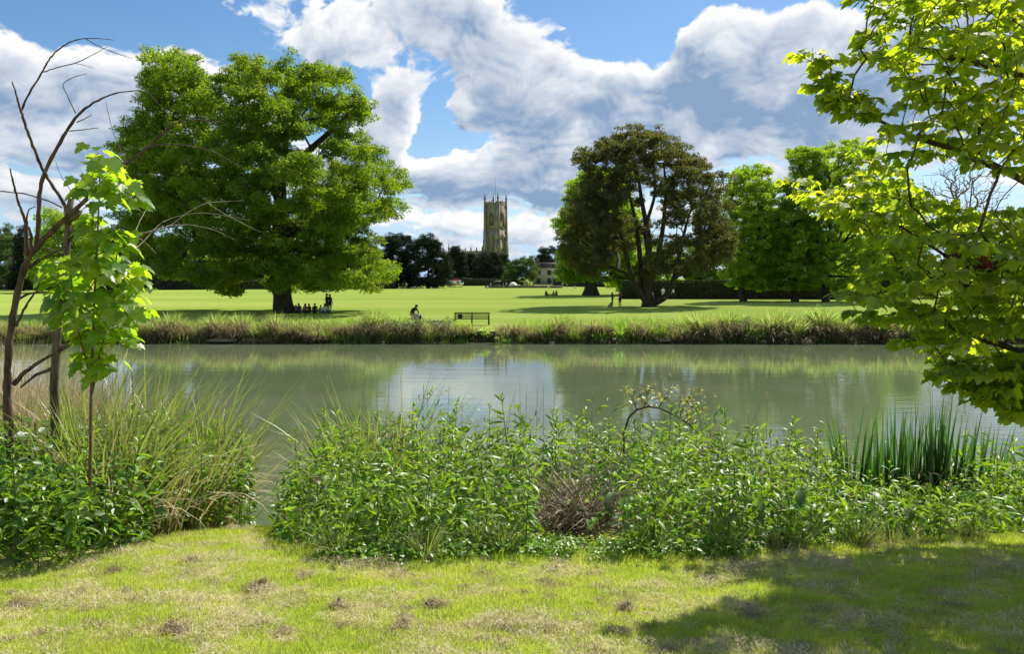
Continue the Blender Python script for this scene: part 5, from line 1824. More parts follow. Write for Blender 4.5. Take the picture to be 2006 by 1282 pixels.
def sample_bed(fn, n, y0, y1, x0, x1, mind):
    out = []
    K = np.zeros((0, 2))
    t = 0
    while len(out) < n and t < n * 60:
        t += 1
        p = np.array([rng.uniform(x0, x1), rng.uniform(y0, y1)])
        if abs(p[0]) > .68 * p[1] + .2: continue
        if not fn(np.array([p[0]]), np.array([p[1]]))[0]: continue
        if len(out) and ((K - p) ** 2).sum(1).min() < mind ** 2: continue
        out.append(p); K = np.array(out)
    return K


def pile_zone(x, y):          # the open hollow with the heap of dead stems
    px = CX + x / y * F_PX
    return (px > 1045) & (px < 1225) & (y < 7.9)


pts_ = sample_bed(in_mid, 300, 5.8, 10.3, -3.2, 7.2, .21)
for p in pts_:
    px_ = CX + p[0] / p[1] * F_PX
    if pile_zone(p[0], p[1]) : continue
    if 1630 < px_ < 1930 and p[1] > 8.6: continue
    if 640 < px_ < 840 and p[1] > 9.0: continue
    zg = float(ground_z(p[0], p[1]))
    h = max(.30, (float(canopy(px_)) - zg) * rng.uniform(.62, 1.12))
    h = min(h, 1.5)
    v = int(np.argmin([abs(h - q) + rng.random() * .12 for q in wh_h]))
    sh = px_ > 1480
    lab = ('leafy willowherb shoot in the shaded right part of the bank planting' if sh else
           ('leafy willowherb shoot in the sunlit middle of the bank planting' if px_ > 950 else 'leafy willowherb shoot in the left half of the middle planting'))
    place(WH, u1, v, (p[0], p[1], zg - .01), rng.uniform(0, 6.28), h / wh_h[v], lab, 'willowherb', 'willowherb shoots on the near bank')

pts_ = sample_bed(in_left, 165, 5.5, 9.6, -6.8, -2.0, .19)
for p in pts_:
    px_ = CX + p[0] / p[1] * F_PX
    if p[1] > 8.8 and rng.random() < .6: continue
    zg = float(ground_z(p[0], p[1]))
    h = float(np.interp(px_, [0, 250, 480], [2.0, 1.95, 1.5])) - zg
    h = min(1.3, max(.4, h * rng.uniform(.78, 1.15)))
    if rng.random() < .55 or px_ > 330:
        v = int(np.argmin([abs(h - q) + rng.random() * .12 for q in wh_h]))
        place(WH, u1, v, (p[0], p[1], zg - .01), rng.uniform(0, 6.28), h / wh_h[v], 'leafy willowherb shoot in the left planting below the bare shrub', 'willowherb', 'willowherb shoots in the left planting')
    else:
        v = int(rng.integers(0, 4))
        place(NT_, u2, v, (p[0], p[1], zg - .01), rng.uniform(0, 6.28), h / (.5, .7, .95, .7)[v], 'dark green nettle in the left planting', 'nettle', 'nettles in the left planting')

# undergrowth that fills both plantings
def undergrowth(name, fn, n, mt, V_, F_, size, zfac, x0, x1, seed, hollow=True, upn=.8):
    x = rng.uniform(x0, x1, n); y = 5.45 + rng.random(n) * 5.05
    ok = fn(x, y)
    px = CX + x / y * F_PX
    if hollow: ok &= ~(pile_zone(x, y) & (rng.random(n) > .04))
    x, y, px = x[ok], y[ok], px[ok]
    zg = ground_z(x, y)
    den = fbm(x * 1.7, y * 1.7, 4, seed)
    top = (canopy(px) if fn is in_mid else np.interp(px, [0, 250, 480], [2.0, 1.95, 1.5])) - zg
    z = zg + np.abs(top) * zfac * rng.random(len(x)) ** .6 * np.clip(.85 + den * 1.3, .3, 1.15)
    k_ = rng.random(len(x)) < np.clip(.65 + den * 1.3, .15, 1)
    P_ = np.column_stack([x, y, z])[k_]
    mb = MB().scatter(V_, F_, P_, rots(rng.normal(size=P_.shape) * .8 + [0, -.1, upn]), size * rng.uniform(.6, 1.3, len(P_)))
    tag(mb.build(name, mt), kind='stuff')


undergrowth('leafy_undergrowth', in_mid, 24000, m_net, BL_V, BL_F, .065, .7, -3.3, 7.4, 5)
undergrowth('narrow_leaf_undergrowth', in_mid, 24000, m_will, LN_V, LN_F, .13, .86, -3.3, 7.4, 6)
undergrowth('left_leafy_undergrowth', in_left, 24000, m_net, BL_V, BL_F, .07, .8, -7.4, -2.0, 7)
undergrowth('left_narrow_undergrowth', in_left, 17000, m_will, LN_V, LN_F, .12, .9, -7.4, -2.0, 8)

# low ivy-like cover at the foot of the middle planting
n = 9000
px = rng.uniform(620, 1500, n)
yf = np.interp(px, [a for a, _ in fm], [b for _, b in fm])
y = yf + rng.normal(size=n) * .16 + .12
x = (px - CX) / F_PX * y
k_ = fbm(px * .008, y * 0 + 1, 3, 12) + rng.normal(size=n) * .15 > -.12
x, y = x[k_], y[k_]
P_ = np.column_stack([x, y, ground_z(x, y) + rng.random(len(x)) * .12])
tag(MB().scatter(BL_V, BL_F, P_, rots(rng.normal(size=P_.shape) * .45 + [0, -.2, 1]), .042 * rng.uniform(.6, 1.3, len(P_))).build('low_ground_cover', m_will), kind='stuff')

# dead stalks mixed through both plantings
db = MB()
for i_ in range(420):
    left = i_ < 130
    while True:
        p = np.array([rng.uniform(-7, -2) if left else rng.uniform(-3, 5.0), rng.uniform(6.2, 10.2)])
        if (in_left if left else in_mid)(p[:1], p[1:])[0]: break
    zg = float(ground_z(p[0], p[1]))
    px_ = CX + p[0] / p[1] * F_PX
    Lh = (float(canopy(px_)) - zg) * rng.uniform(.5, 1.12)
    a = rng.uniform(0, 6.28); ln = rng.uniform(.1, .9)
    d_ = np.array([math.cos(a) * ln, math.sin(a) * ln, 1.0]) * Lh
    mid_ = d_ * .55 + np.array([0, 0, .04])
    db.tube([(p[0], p[1], zg), tuple(np.array([p[0], p[1], zg]) + mid_), tuple(np.array([p[0], p[1], zg]) + d_)], [.004, .003, .0015], 4, cap=False)
tag(db.build('dead_stalks', m_deadst), kind='stuff')

# dead leaves and broken bits caught among the living plants
n = 14000
x = rng.uniform(-3, 7, n); y = rng.uniform(6.0, 10.3, n)
k_ = in_mid(x, y) & (fbm(x * 1.1 + 3, y * 1.4, 4, 19) > .10)
x, y = x[k_], y[k_]
zg = ground_z(x, y)
P_ = np.column_stack([x, y, zg + (canopy(CX + x / y * F_PX) - zg) * rng.uniform(.1, .85, len(x))])
tag(MB().scatter(LN_V, LN_F, P_, rots(rng.normal(size=P_.shape)), .075 * rng.uniform(.5, 1.5, len(P_))).build('dead_leaf_litter', m_litter), kind='stuff')

def sedge(name, n, h0, h1, w0, w1, spread, mt, seed, straw=0.0, lean=(.1, 1.2)):
    global rng
    keep_rng = rng
    rng = np.random.default_rng(seed)
    root = empty(name)
    a = rng.uniform(0, 2 * np.pi, n); r = rng.random(n) ** .6 * spread
    b_ = blades(np.column_stack([r * np.cos(a), r * np.sin(a), np.full(n, -.02)]), rng.uniform(h0, h1, n), rng.uniform(w0, w1, n), a + rng.normal(size=n) * .5, rng.uniform(*lean, n), 6)
    ks = [b_.build('blades', mt, root)]
    if straw:
        m = int(n * straw)
        a = rng.uniform(0, 2 * np.pi, m); r = rng.random(m) ** .6 * spread
        b_ = blades(np.column_stack([r * np.cos(a), r * np.sin(a), np.full(m, -.02)]), rng.uniform(h0 * .8, h1, m), rng.uniform(w0, w1, m), a, rng.uniform(.5, 2.0, m), 6)
        ks.append(b_.build('dead_blades', m_straw, root))
    rng = keep_rng
    return kids(root, ks)


# broad docks and grass tufts that break up the willowherb
def dock(seed):
    r_ = np.random.default_rng(seed)
    root = empty('dock')
    n_ = 11
    a = r_.uniform(0, 6.28, n_)
    up_ = r_.uniform(.35, 1.5, n_)
    xd = np.column_stack([np.cos(a), np.sin(a), up_])
    st_ = MB()
    ps = []
    for q in range(n_):
        e_ = xd[q] / np.linalg.norm(xd[q]) * r_.uniform(.12, .3)
        st_.tube([(0, 0, 0), tuple(e_)], [.005, .003], 4, cap=False); ps.append(e_)
    s1 = st_.build('leaf_stalks', m_redstem, root)
    V_, F_ = lance_leaf(.17, 6, .7)
    lv = MB().scatter(V_, F_, np.array(ps), rotx(xd, roll=.2), r_.uniform(.2, .36, n_))
    return kids(root, [s1, lv.build('leaves', m_net, root)])


DK = [dock(90 + i) for i in range(3)]
u3 = set()
for p in sample_bed(in_mid, 16, 6.2, 8.8, -2.6, 4.2, .5):
    sunny = CX + p[0] / p[1] * F_PX < 1480
    place(DK, u3, int(rng.integers(0, 3)), (p[0], p[1], float(ground_z(p[0], p[1])) + .12), rng.uniform(0, 6.28), rng.uniform(.55, .85),
          'broad-leaved dock among the ' + ('sunlit willowherb of the middle planting' if sunny else 'shaded willowherb at the right'), 'dock', 'docks in the near planting')
GT_ = [sedge('grass_tuft', 90, .22, .5, .005, .009, .07, m_tall, 560 + i, straw=.3, lean=(.2, 1.4)) for i in range(2)]
u4 = set()
for i_ in range(24):
    px_ = rng.uniform(540, 1990)
    if 1030 < px_ < 1240: continue
    Y_ = float(np.interp(px_, [a for a, _ in fm], [b for _, b in fm])) + rng.uniform(-.05, .25) + (rng.random() < .35) * rng.uniform(.5, 2.6)
    place(GT_, u4, int(rng.integers(0, 2)), gpt(px_, Y_), rng.uniform(0, 6.28), rng.uniform(.5, 1.0) * (1 + .35 * max(0, Y_ - 7)),
          'small yellow-green grass tuft at the foot of the middle planting', 'grass tuft', 'grass tufts in the middle planting')

# heap of dead stems in the hollow
hp_ = gpt(1128, 6.95)
heap = tag(empty('dead_stem_heap', tuple(hp_)), 'heap of dead brown woody stems in the hollow of the middle planting', 'dead stems')
hb_ = MB()
for i_ in range(260):
    a = rng.uniform(0, 6.28); b = rng.uniform(-.1, 1.0)
    L_ = rng.uniform(.25, .75)
    s_ = np.array([rng.normal() * .14, rng.normal() * .10, rng.uniform(.02, .22)])
    d_ = np.array([math.cos(a), math.sin(a) * .7, b]) * L_
    hb_.tube([s_, s_ + d_ * .5 + [0, 0, .05], s_ + d_ + [0, 0, -.04]], [.006, .0045, .002], 5, cap=False)
k1 = hb_.build('fine_stems', m_deadst, heap)
hb_ = MB()
for (a_, b_) in (((1085, 925), (1200, 1075)), ((1090, 960), (1185, 1065)), ((1120, 940), (1150, 1020)), ((1060, 1000), (1150, 1010)), ((1180, 1000), (1230, 960))):
    hb_.tube([pt(*a_, 7.1) - hp_, (pt(*a_, 7.1) + pt(*b_, 6.7)) / 2 - hp_ + [0, 0, .03], pt(*b_, 6.7) - hp_], [.011, .010, .006], 6)
k2 = hb_.build('thick_stems', m_deadst, heap)
kids(heap, [k1, k2])

# --- tall sedges and reeds
SD = [sedge('sedge_clump', 70, .55, 1.35, .010, .020, .18, m_tall, 500 + i, straw=.60) for i in range(3)]
us = set()
for p in sample_bed(in_left, 34, 7.9, 10.1, -7.4, -2.4, .36):
    px_ = CX + p[0] / p[1] * F_PX
    if px_ < 125 or px_ > 410: continue
    zg = float(ground_z(p[0], p[1]))
    top = float(np.interp(px_, [0, 150, 300, 420, 480], [2.2, 2.25, 2.05, 1.8, 1.4]))
    v = int(rng.integers(0, 3))
    place(SD, us, v, (p[0], p[1], zg), rng.uniform(0, 6.28), min(2.1, max(.7, (top - zg) / 1.0)), 'arching yellow-green sedge clump in the left planting', 'sedge', 'sedge clumps in the left planting')
for (px_, Y_, sc_) in ((120, 7.2, 1.2), (165, 6.9, 1.15), (205, 7.1, 1.25), (250, 7.3, 1.15), (300, 7.5, 1.0), (80, 7.4, 1.2), (145, 7.4, 1.3), (185, 7.3, 1.3), (225, 7.5, 1.2), (100, 6.9, 1.05), (190, 6.8, 1.05), (50, 7.2, 1.15), (172, 7.1, 1.2)):
    place(SD, us, int(rng.integers(0, 3)), gpt(px_, Y_), rng.uniform(0, 6.28), sc_, 'sedge clump around the stem of the sapling in the left planting', 'sedge', 'sedge clumps around the sapling')
for (px_, Y_, sc_) in ((655, 9.0, 1.2), (690, 9.3, 1.45), (730, 9.2, 1.6), (765, 9.4, 1.65), (800, 9.3, 1.45), (835, 9.1, 1.15), (700, 8.7, 1.2), (745, 9.0, 1.4), (780, 9.0, 1.35), (1290, 9.6, .9), (1400, 9.5, .9), (1440, 9.5, .95)):
    p = gpt(px_, Y_)
    place(SD, us, int(rng.integers(0, 3)), p, rng.uniform(0, 6.28), sc_, 'arching sedge clump at the water side of the middle planting ' + ('near its left end' if px_ < 900 else 'right of the bramble arch'),
          'sedge', 'sedge clumps in the middle planting')
ST = [sedge('dead_reed_clump', 520, 1.0, 1.9, .010, .018, .30, m_straw, 520 + i, lean=(.1, 1.25)) for i in range(2)]
us2 = set()
for (px_, Y_, sc_) in ((-20, 8.6, 1.25), (20, 8.9, 1.2), (60, 8.7, 1.15), (95, 9.0, 1.05), (130, 8.8, .95), (-60, 8.9, 1.2), (45, 9.4, 1.25), (0, 7.6, .9), (165, 9.2, .9), (-30, 9.6, 1.4), (30, 8.3, 1.0), (75, 8.4, 1.0), (110, 8.6, .95), (0, 8.2, 1.1)):
    place(ST, us2, int(rng.integers(0, 2)), gpt(px_, Y_), rng.uniform(0, 6.28), sc_, 'pale straw-coloured dead reed clump behind the bare shrub', 'dead reeds', 'dead reed clumps behind the bare shrub')

# seed stalks standing above the plantings
def stalk(px, Y, py_top, lab, name='seed_stalk', leanx=0.0, head=.12, mt=None, n=3):
    b0 = gpt(px, Y)
    root = tag(empty(name, tuple(b0)), lab, 'seed stalk', 'seed stalks above the near bank')
    t = pt(px + leanx, py_top, Y + rng.uniform(-.2, .2)) - b0
    s_ = MB(); path = [np.zeros(3), t * .55 + [t[0] * -.15, 0, .02], t]
    s_.tube(path, [.0035, .0028, .0015], 4, cap=False)
    o1 = s_.build('stalk', mt or m_deadst, root)
    m = 40
    f = rng.random(m)
    base = t * (1 - f[:, None] * head / max(.3, np.linalg.norm(t)) * 1.6)
    hd_ = blades(base, rng.uniform(.02, .05, m), rng.uniform(.003, .006, m), rng.uniform(0, 6.28, m), rng.uniform(.4, 1.8, m), 2)
    return kids(root, [o1, hd_.build('seed_head', m_straw, root)])


SL = 'thin straw-coloured seed stalk rising above the %s'
for (px_, Y_, py_, lx) in ((735, 9.4, 700, 3), (752, 9.5, 740, 10), (660, 9.3, 742, -20), (700, 9.2, 715, 15), (820, 9.4, 755, 10), (845, 9.4, 765, -8), (868, 9.5, 760, 12), (790, 9.5, 735, -5),
                           (625, 9.1, 800, -30), (900, 9.5, 790, 5)):
    stalk(px_, Y_, py_, SL % 'left end of the middle planting', leanx=lx)
for (px_, Y_, py_, lx) in ((1028, 9.5, 770, 3), (1048, 9.5, 762, 5), (1066, 9.5, 758, -2), (1082, 9.5, 775, 4), (1150, 9.5, 762, 12), (1165, 9.5, 775, -5), (1130, 9.4, 790, 3)):
    stalk(px_, Y_, py_, SL % 'middle planting left of the bramble arch', leanx=lx, head=.2, mt=m_redstem)
for (px_, Y_, py_, lx) in ((1505, 9.3, 770, -2), (1300, 9.5, 745, 4), (1480, 9.3, 810, -14)):
    stalk(px_, Y_, py_, SL % 'planting right of the bramble arch', leanx=lx, head=.05)
for (px_, Y_, py_, lx) in ((375, 8.6, 735, 10), (300, 8.8, 730, 12), (430, 8.6, 790, 12), (250, 8.6, 720, -8), (205, 8.7, 740, 12), (340, 8.9, 760, -10), (465, 8.8, 800, 12), (410, 8.8, 770, 20)):
    stalk(px_, Y_, py_, SL % 'sedges of the left planting', leanx=lx)

# --- iris
def iris(px, Y, h, n, seed, lab, lx=0.0, extra=None):
    r_ = np.random.default_rng(seed)
    b0 = gpt(px, Y)
    root = tag(empty('iris_clump', tuple(b0)), lab, 'iris', 'iris clumps at the right of the near bank')
    ks = []
    m = int(n * 1.5)
    a = r_.uniform(0, 6.28, m); rr = r_.random(m) * .16
    base = np.column_stack([rr * np.cos(a) * 1.4, rr * np.sin(a), np.full(m, -.03)])
    side = np.where(np.cos(a) + lx > 0, 0, np.pi) + r_.normal(size=m) * .5
    ln = r_.uniform(.02, .26, m) + abs(lx) * .25
    b_ = blades(base, r_.uniform(.62, 1.0, m) * h * 1.16, r_.uniform(.032, .055, m), side, ln, 6, curl=.5)
    ks.append(b_.build('blades', m_iris, root))
    return kids(root, ks)


for i_, (px_, Y_, h_, n_, lx, lab) in enumerate((
        (1668, 9.0, 1.38, 12, -.9, 'leftmost iris clump with blades leaning out over the water'), (1690, 8.9, 1.25, 16, 0, 'iris clump with lighter blades, second from the left'),
        (1728, 9.1, 1.15, 14, 0, 'short iris clump, third from the left'), (1762, 8.9, 1.32, 22, 0, 'dense iris clump left of the middle of the iris row'),
        (1800, 9.0, 1.30, 22, 0, 'dense iris clump in the middle of the iris row'), (1838, 8.9, 1.42, 26, 0, 'tallest and darkest iris clump of the row'),
        (1872, 9.0, 1.36, 20, .3, 'iris clump right of the tallest one'), (1912, 9.0, 1.20, 12, .5, 'iris clump leaning right, second from the right end'), (1955, 8.9, 1.15, 9, .4, 'sparse iris clump at the right end of the row'))):
    iris(px_, Y_, h_, n_, 800 + i_, lab, lx)

# --- bramble arch
br = gpt(1225, 9.3)
bram = tag(empty('bramble_arch', tuple(br)), 'dark arching bramble stem with pale young leaves over the middle planting', 'bramble')
bm_ = MB()
def pl(lst, Y): return [pt(a, b, Y) - br for a, b in lst]
bm_.tube([np.zeros(3), *pl([(1222, 850), (1232, 818), (1248, 803), (1270, 797), (1295, 801), (1322, 815), (1350, 832), (1368, 850), (1375, 880)], 9.2)],
         [.012, .012, .011, .011, .011, .010, .009, .008, .006, .004], 6, cap=False)
sh_ = [[(1248, 803), (1238, 780), (1226, 764)], [(1262, 798), (1268, 775), (1285, 757)], [(1290, 800), (1305, 775), (1312, 760)], [(1320, 815), (1345, 790), (1358, 765)],
       [(1345, 828), (1362, 805), (1368, 790)], [(1275, 797), (1255, 785), (1262, 768)], [(1335, 822), (1330, 795), (1338, 775)]]
for s_ in sh_: bm_.tube(pl(s_, 9.2), [.006, .004, .002], 4, cap=False)
k1 = bm_.build('stems', m_elder, bram)
tp_ = []
for s_ in sh_:
    q = np.array(pl(s_, 9.2))
    for t_ in np.linspace(.3, 1, 6):
        tp_.append(q[0] * (1 - t_) + q[2] * t_ + rng.normal(size=3) * .03)
tp_ = np.repeat(np.array(tp_), 5, 0) + rng.normal(size=(len(tp_) * 5, 3)) * .05
lv = MB().scatter(BL_V, BL_F, tp_, rots(rng.normal(size=tp_.shape) * .6 + [0, 0, 1]), .055 * rng.uniform(.6, 1.3, len(tp_)))
kids(bram, [k1, lv.build('leaves', leaf_mat('young_bramble_leaf', (.16, .19, .07), (.30, .32, .15), trans=.4, gloss=.08), bram)])

# --- bare elder on the left: every branch follows the photographed one, at its own distance
EY = 6.7
eb = gpt(14, EY)
eld = tag(empty('bare_shrub', tuple(eb)), 'leafless reddish brown shrub with long arching branches at the left', 'shrub')
BR = [
    ([(20, 905), (14, 800), (14, 755), (18, 676), (27, 608), (38, 560), (53, 506), (90, 465), (134, 423), (174, 385), (243, 324), (284, 295), (337, 243), (365, 233), (434, 239), (446, 243)],
     [.040, .035, .031, .029, .027, .026, .025, .024, .021, .017, .013, .011, .008, .006, .004, .002], 0, 'main_branch'),
    ([(73, 490), (75, 440), (76, 385), (85, 340), (108, 295), (134, 251), (158, 218), (195, 194), (227, 182), (270, 177)], [.024, .019, .017, .016, .015, .013, .011, .008, .006, .004], .15, 'branch'),
    ([(126, 401), (104, 365), (87, 340), (72, 305), (61, 279), (50, 245), (41, 218), (34, 195), (30, 178), (24, 160)], [.013, .013, .013, .012, .012, .011, .010, .008, .006, .005], -.15, 'branch'),
    ([(41, 218), (58, 180), (81, 145), (91, 122), (105, 105), (120, 92), (134, 83), (150, 78), (166, 75), (195, 75), (223, 78)], [.009, .008, .007, .007, .006, .006, .005, .005, .004, .003, .002], -.15, 'branch'),
    ([(166, 75), (185, 86), (203, 95), (232, 106), (260, 115)], [.004, .004, .003, .003, .002], -.1, 'twig'),
    ([(85, 141), (115, 131), (148, 124), (180, 108), (211, 91)], [.005, .004, .004, .003, .002], -.1, 'twig'),
    ([(148, 124), (167, 128), (185, 134)], [.003, .002, .001], -.1, 'twig'),
    ([(148, 222), (135, 194), (120, 164), (145, 150), (170, 144)], [.005, .004, .003, .003, .002], .1, 'twig'),
    ([(136, 257), (165, 254), (193, 250)], [.005, .004, .003], .1, 'twig'),
    ([(150, 240), (163, 234), (180, 225)], [.005, .004, .003], .1, 'twig'),
    ([(270, 177), (292, 182), (316, 210), (330, 222)], [.004, .003, .002, .001], .1, 'twig'),
    ([(53, 500), (51, 437), (42, 412), (34, 389), (26, 358), (20, 330)], [.020, .013, .011, .009, .008, .005], -.3, 'branch'),
    ([(60, 500), (62, 460), (52, 440), (55, 410), (70, 405)], [.014, .011, .008, .005, .003], -.3, 'branch'),
    ([(0, 375), (45, 379), (81, 389), (100, 396), (122, 407)], [.005, .006, .006, .006, .007], .2, 'twig'),
    ([(57, 525), (78, 508), (101, 498), (120, 488), (130, 482)], [.016, .012, .010, .008, .006], .1, 'branch'),
    ([(195, 419), (172, 406), (154, 393), (140, 376), (126, 356), (115, 335), (109, 316)], [.002, .003, .003, .003, .003, .002, .002], .2, 'twig'),
    ([(284, 295), (310, 283), (345, 282), (405, 291), (446, 312), (482, 334)], [.006, .006, .005, .005, .004, .002], .2, 'twig'),
    ([(246, 322), (236, 295), (220, 255), (207, 200)], [.005, .004, .003, .002], .1, 'twig'),
    ([(425, 298), (437, 285), (446, 272)], [.003, .002, .001], .2, 'twig'),
    ([(27, 753), (48, 730), (81, 707), (110, 690), (140, 672)], [.022, .017, .014, .010, .007], -.2, 'branch'),
    ([(30, 590), (52, 577), (78, 571), (100, 573)], [.012, .010, .008, .006], .1, 'branch'),
    ([(32, 640), (50, 600), (68, 575), (80, 560)], [.012, .010, .007, .005], -.1, 'branch'),
    ([(260, 462), (300, 452), (337, 441), (365, 417), (405, 397), (440, 395), (478, 393)], [.006, .005, .005, .004, .003, .002, .001], 1.0, 'pale_twig'),
    ([(264, 460), (290, 480), (306, 497)], [.004, .003, .002], 1.0, 'pale_twig'),
    ([(262, 490), (285, 470), (310, 440), (340, 425), (400, 415), (490, 432)], [.006, .005, .004, .003, .002, .001], 1.1, 'pale_twig'),
    ([(405, 397), (440, 420), (480, 440), (510, 455)], [.003, .002, .002, .001], 1.0, 'pale_twig'),
    ([(225, 560), (245, 500), (262, 462), (275, 430), (290, 405)], [.010, .008, .006, .004, .002], 1.0, 'pale_twig'),
    ([(337, 441), (370, 440), (420, 450), (460, 470)], [.003, .002, .002, .001], 1.1, 'pale_twig'),
]
eb_kids = []
for lst, rd, dy, nm in BR:
    s_ = MB()
    pts_b = np.array([pt(a, b, EY + dy * (.3 + .7 * i / len(lst))) for i, (a, b) in enumerate(lst)])
    if nm == 'main_branch':
        pts_b[0] = eb + [0, 0, -.05]
    t = np.linspace(0, 1, len(lst)); tt = np.linspace(0, 1, len(lst) * 4)
    sm_ = np.column_stack([np.interp(tt, t, pts_b[:, k_]) for k_ in range(3)])
    for _ in range(2): sm_[1:-1] = (sm_[:-2] + 2 * sm_[1:-1] + sm_[2:]) / 4
    rr = np.interp(tt, t, rd)
    sm_[1:-1] += rng.normal(size=(len(tt) - 2, 3)) * np.minimum(rr[1:-1], .01)[:, None] * .25
    s_.tube(sm_ - eb, rr * (1 + .10 * np.sin(np.arange(len(tt)) * 1.7)), 7 if rd[0] > .01 else 5)
    eb_kids.append(s_.build(nm, m_palebark if nm == 'pale_twig' else m_elder, eld, smooth=True))
kids(eld, eb_kids)
# second, paler trunk with a cut top
tb0 = gpt(104, 7.3)
cut = tag(empty('cut_trunk', tuple(tb0)), 'grey-brown sawn-off trunk with short stubs beside the bare shrub', 'shrub')
ks = []
for lst, rd, nm in (([(104, 900), (106, 760), (110, 690), (114, 630), (125, 560), (131, 500), (133, 440), (134, 420)], [.046, .041, .038, .036, .034, .031, .028, .024], 'trunk'),
                    ([(132, 440), (135, 415), (140, 389)], [.034, .030, .026], 'stub'), ([(133, 425), (128, 405), (112, 375)], [.026, .018, .012], 'stub'),
                    ([(135, 470), (146, 448), (156, 434)], [.026, .022, .016], 'stub'), ([(133, 432), (150, 422), (157, 412)], [.030, .028, .024], 'stub'),
                    ([(110, 690), (160, 660), (215, 650), (258, 640)], [.025, .016, .010, .004], 'branch'), ([(108, 720), (70, 735), (40, 760)], [.022, .014, .008], 'branch'),
                    ([(125, 500), (108, 492), (88, 486)], [.010, .008, .006], 'branch')):
    s_ = MB(); q = np.array([pt(a, b, 7.2) for a, b in lst])
    if nm == 'trunk': q[0] = tb0 + [0, 0, -.05]
    s_.tube(q - tb0, rd, 8)
    ks.append(s_.build(nm, rough_mat('grey_elder_bark', (.06, .045, .033), (.17, .13, .095), 14, .9, bump=.6, dist=.01, stretch=(2, 2, .4)), cut, smooth=True))
kids(cut, ks)

# --- leaves on stalks, used by the sapling and the maple
def leafy(tips, dirs, per, size, spread, droop, mb, st, tone=.5, roll=.35):
    """at every twig tip a fan of stalked leaves"""
    T = np.repeat(tips, per, 0)
    n = len(T)
    a = rng.uniform(0, 6.28, n)
    hd = np.column_stack([np.cos(a), np.sin(a), np.zeros(n)]) + np.repeat(dirs, per, 0) * .6
    hd /= np.linalg.norm(hd, axis=1)[:, None]
    back = -np.repeat(dirs, per, 0) * rng.random(n)[:, None] * spread
    stalk0 = T + back
    ln = rng.uniform(.35, .8, n) * size
    base = stalk0 + (hd + [0, 0, .15]) * ln[:, None]
    xd = hd * 1.0 + np.array([0, 0, -1.0]) * (droop + rng.normal(size=n) * .25)[:, None]
    tint = np.clip(np.repeat(rng.random(len(tips)), per) * tone + rng.random(n) * (1 - tone), 0, 1)
    mb.scatter(MAPLE_V, MAPLE_F, base, rotx(xd, roll=roll), size * rng.uniform(.45, 1.25, n), tint)
    sd = base - stalk0
    sl = np.linalg.norm(sd, axis=1)
    cyl = np.array([[0, .012, 0], [0, -.008, .01], [0, -.008, -.01], [1, .006, 0], [1, -.004, .006], [1, -.004, -.006]])
    st.scatter(cyl, [np.array([[0, 1, 4, 3], [1, 2, 5, 4], [2, 0, 3, 5]])], stalk0, rotx(sd), sl)


SAP = [(158, 300), (185, 275), (215, 285), (235, 330), (272, 365), (275, 400), (255, 430), (265, 470), (290, 505), (312, 560), (296, 600), (275, 650), (245, 700), (220, 745), (190, 765), (165, 740),
       (150, 670), (120, 650), (92, 600), (110, 570), (68, 535), (95, 505), (150, 490), (165, 440), (158, 400), (150, 350)]
SY = 6.0
sb0 = gpt(176, 6.3)
sap = tag(empty('sycamore_sapling', tuple(sb0)), 'young sycamore with large bright green lobed leaves beside the bare shrub', 'sapling')
C = poly_points(SAP, SY, 105, .42, .05, .08, shell=.8)
TRUNK_CLEAR = .3
tw_ = MB()
tdirs = []
for p_, r_ in grow([(P3([(176, 960), (178, 780), (182, 650), (188, 520), (193, 420), (196, 330)], SY, 0), [.014, .012, .010, .008, .006, .004]),
                    (P3([(178, 780), (205, 650), (225, 540), (235, 420)], SY, .15), [.010, .008, .006, .003]),
                    (P3([(178, 740), (150, 640), (140, 560)], SY, -.15), [.009, .006, .004])], C, r_tip=.0022, power=.4, jit=.05):
    p_ = np.array(p_)
    tw_.tube(p_ - sb0, r_, 5, cap=False)
d_ = C - np.array([pt(190, 0, SY)[0], SY, 0]) * [1, 1, 0]
d_[:, 2] = .1
d_ /= np.linalg.norm(d_, axis=1)[:, None] + 1e-6
lm_, ls_ = MB(), MB()
leafy(C - sb0, d_, 5, .128, .05, 1.1, lm_, ls_, roll=.3)
k0 = tw_.build('stems', m_redstem, sap)
kids(sap, [k0, lm_.build('leaves', m_syc, sap), ls_.build('leaf_stalks', m_redstem, sap)])

# --- the big maple that hangs in from the right
MY = 7.0
mb0 = gpt(2380, 7.4)
map_ = tag(empty('maple_tree', tuple(mb0)), 'large maple with glowing yellow-green lobed leaves hanging in from the right', 'tree')
PA = [(1640, -90), (1655, 10), (1680, 45), (1638, 95), (1665, 130), (1720, 150), (1758, 180), (1765, 215), (1705, 240), (1675, 262), (1690, 290), (1720, 312), (1780, 330), (1850, 325), (1920, 340), (2010, 350), (2150, 360), (2150, -90)]
PB = [(1558, 105), (1590, 98), (1625, 120), (1628, 150), (1660, 183), (1712, 205), (1722, 240), (1660, 228), (1600, 208), (1575, 180), (1590, 150)]
PC = [(1522, 345), (1575, 348), (1625, 372), (1665, 345), (1640, 285), (1690, 278), (1740, 330), (1790, 375), (1860, 405), (2150, 400), (2150, 475), (1800, 475), (1740, 455), (1690, 462), (1640, 440), (1590, 420), (1540, 388)]
PD = [(1700, 455), (2150, 440), (2150, 850), (1990, 832), (1930, 805), (1880, 765), (1800, 742), (1790, 700), (1730, 680), (1700, 640), (1650, 612), (1632, 560), (1680, 540), (1670, 500)]
PE = [(1800, 735), (1880, 720), (2060, 700), (2080, 835), (1990, 835), (1960, 815), (1900, 800), (1890, 770), (1830, 760)]
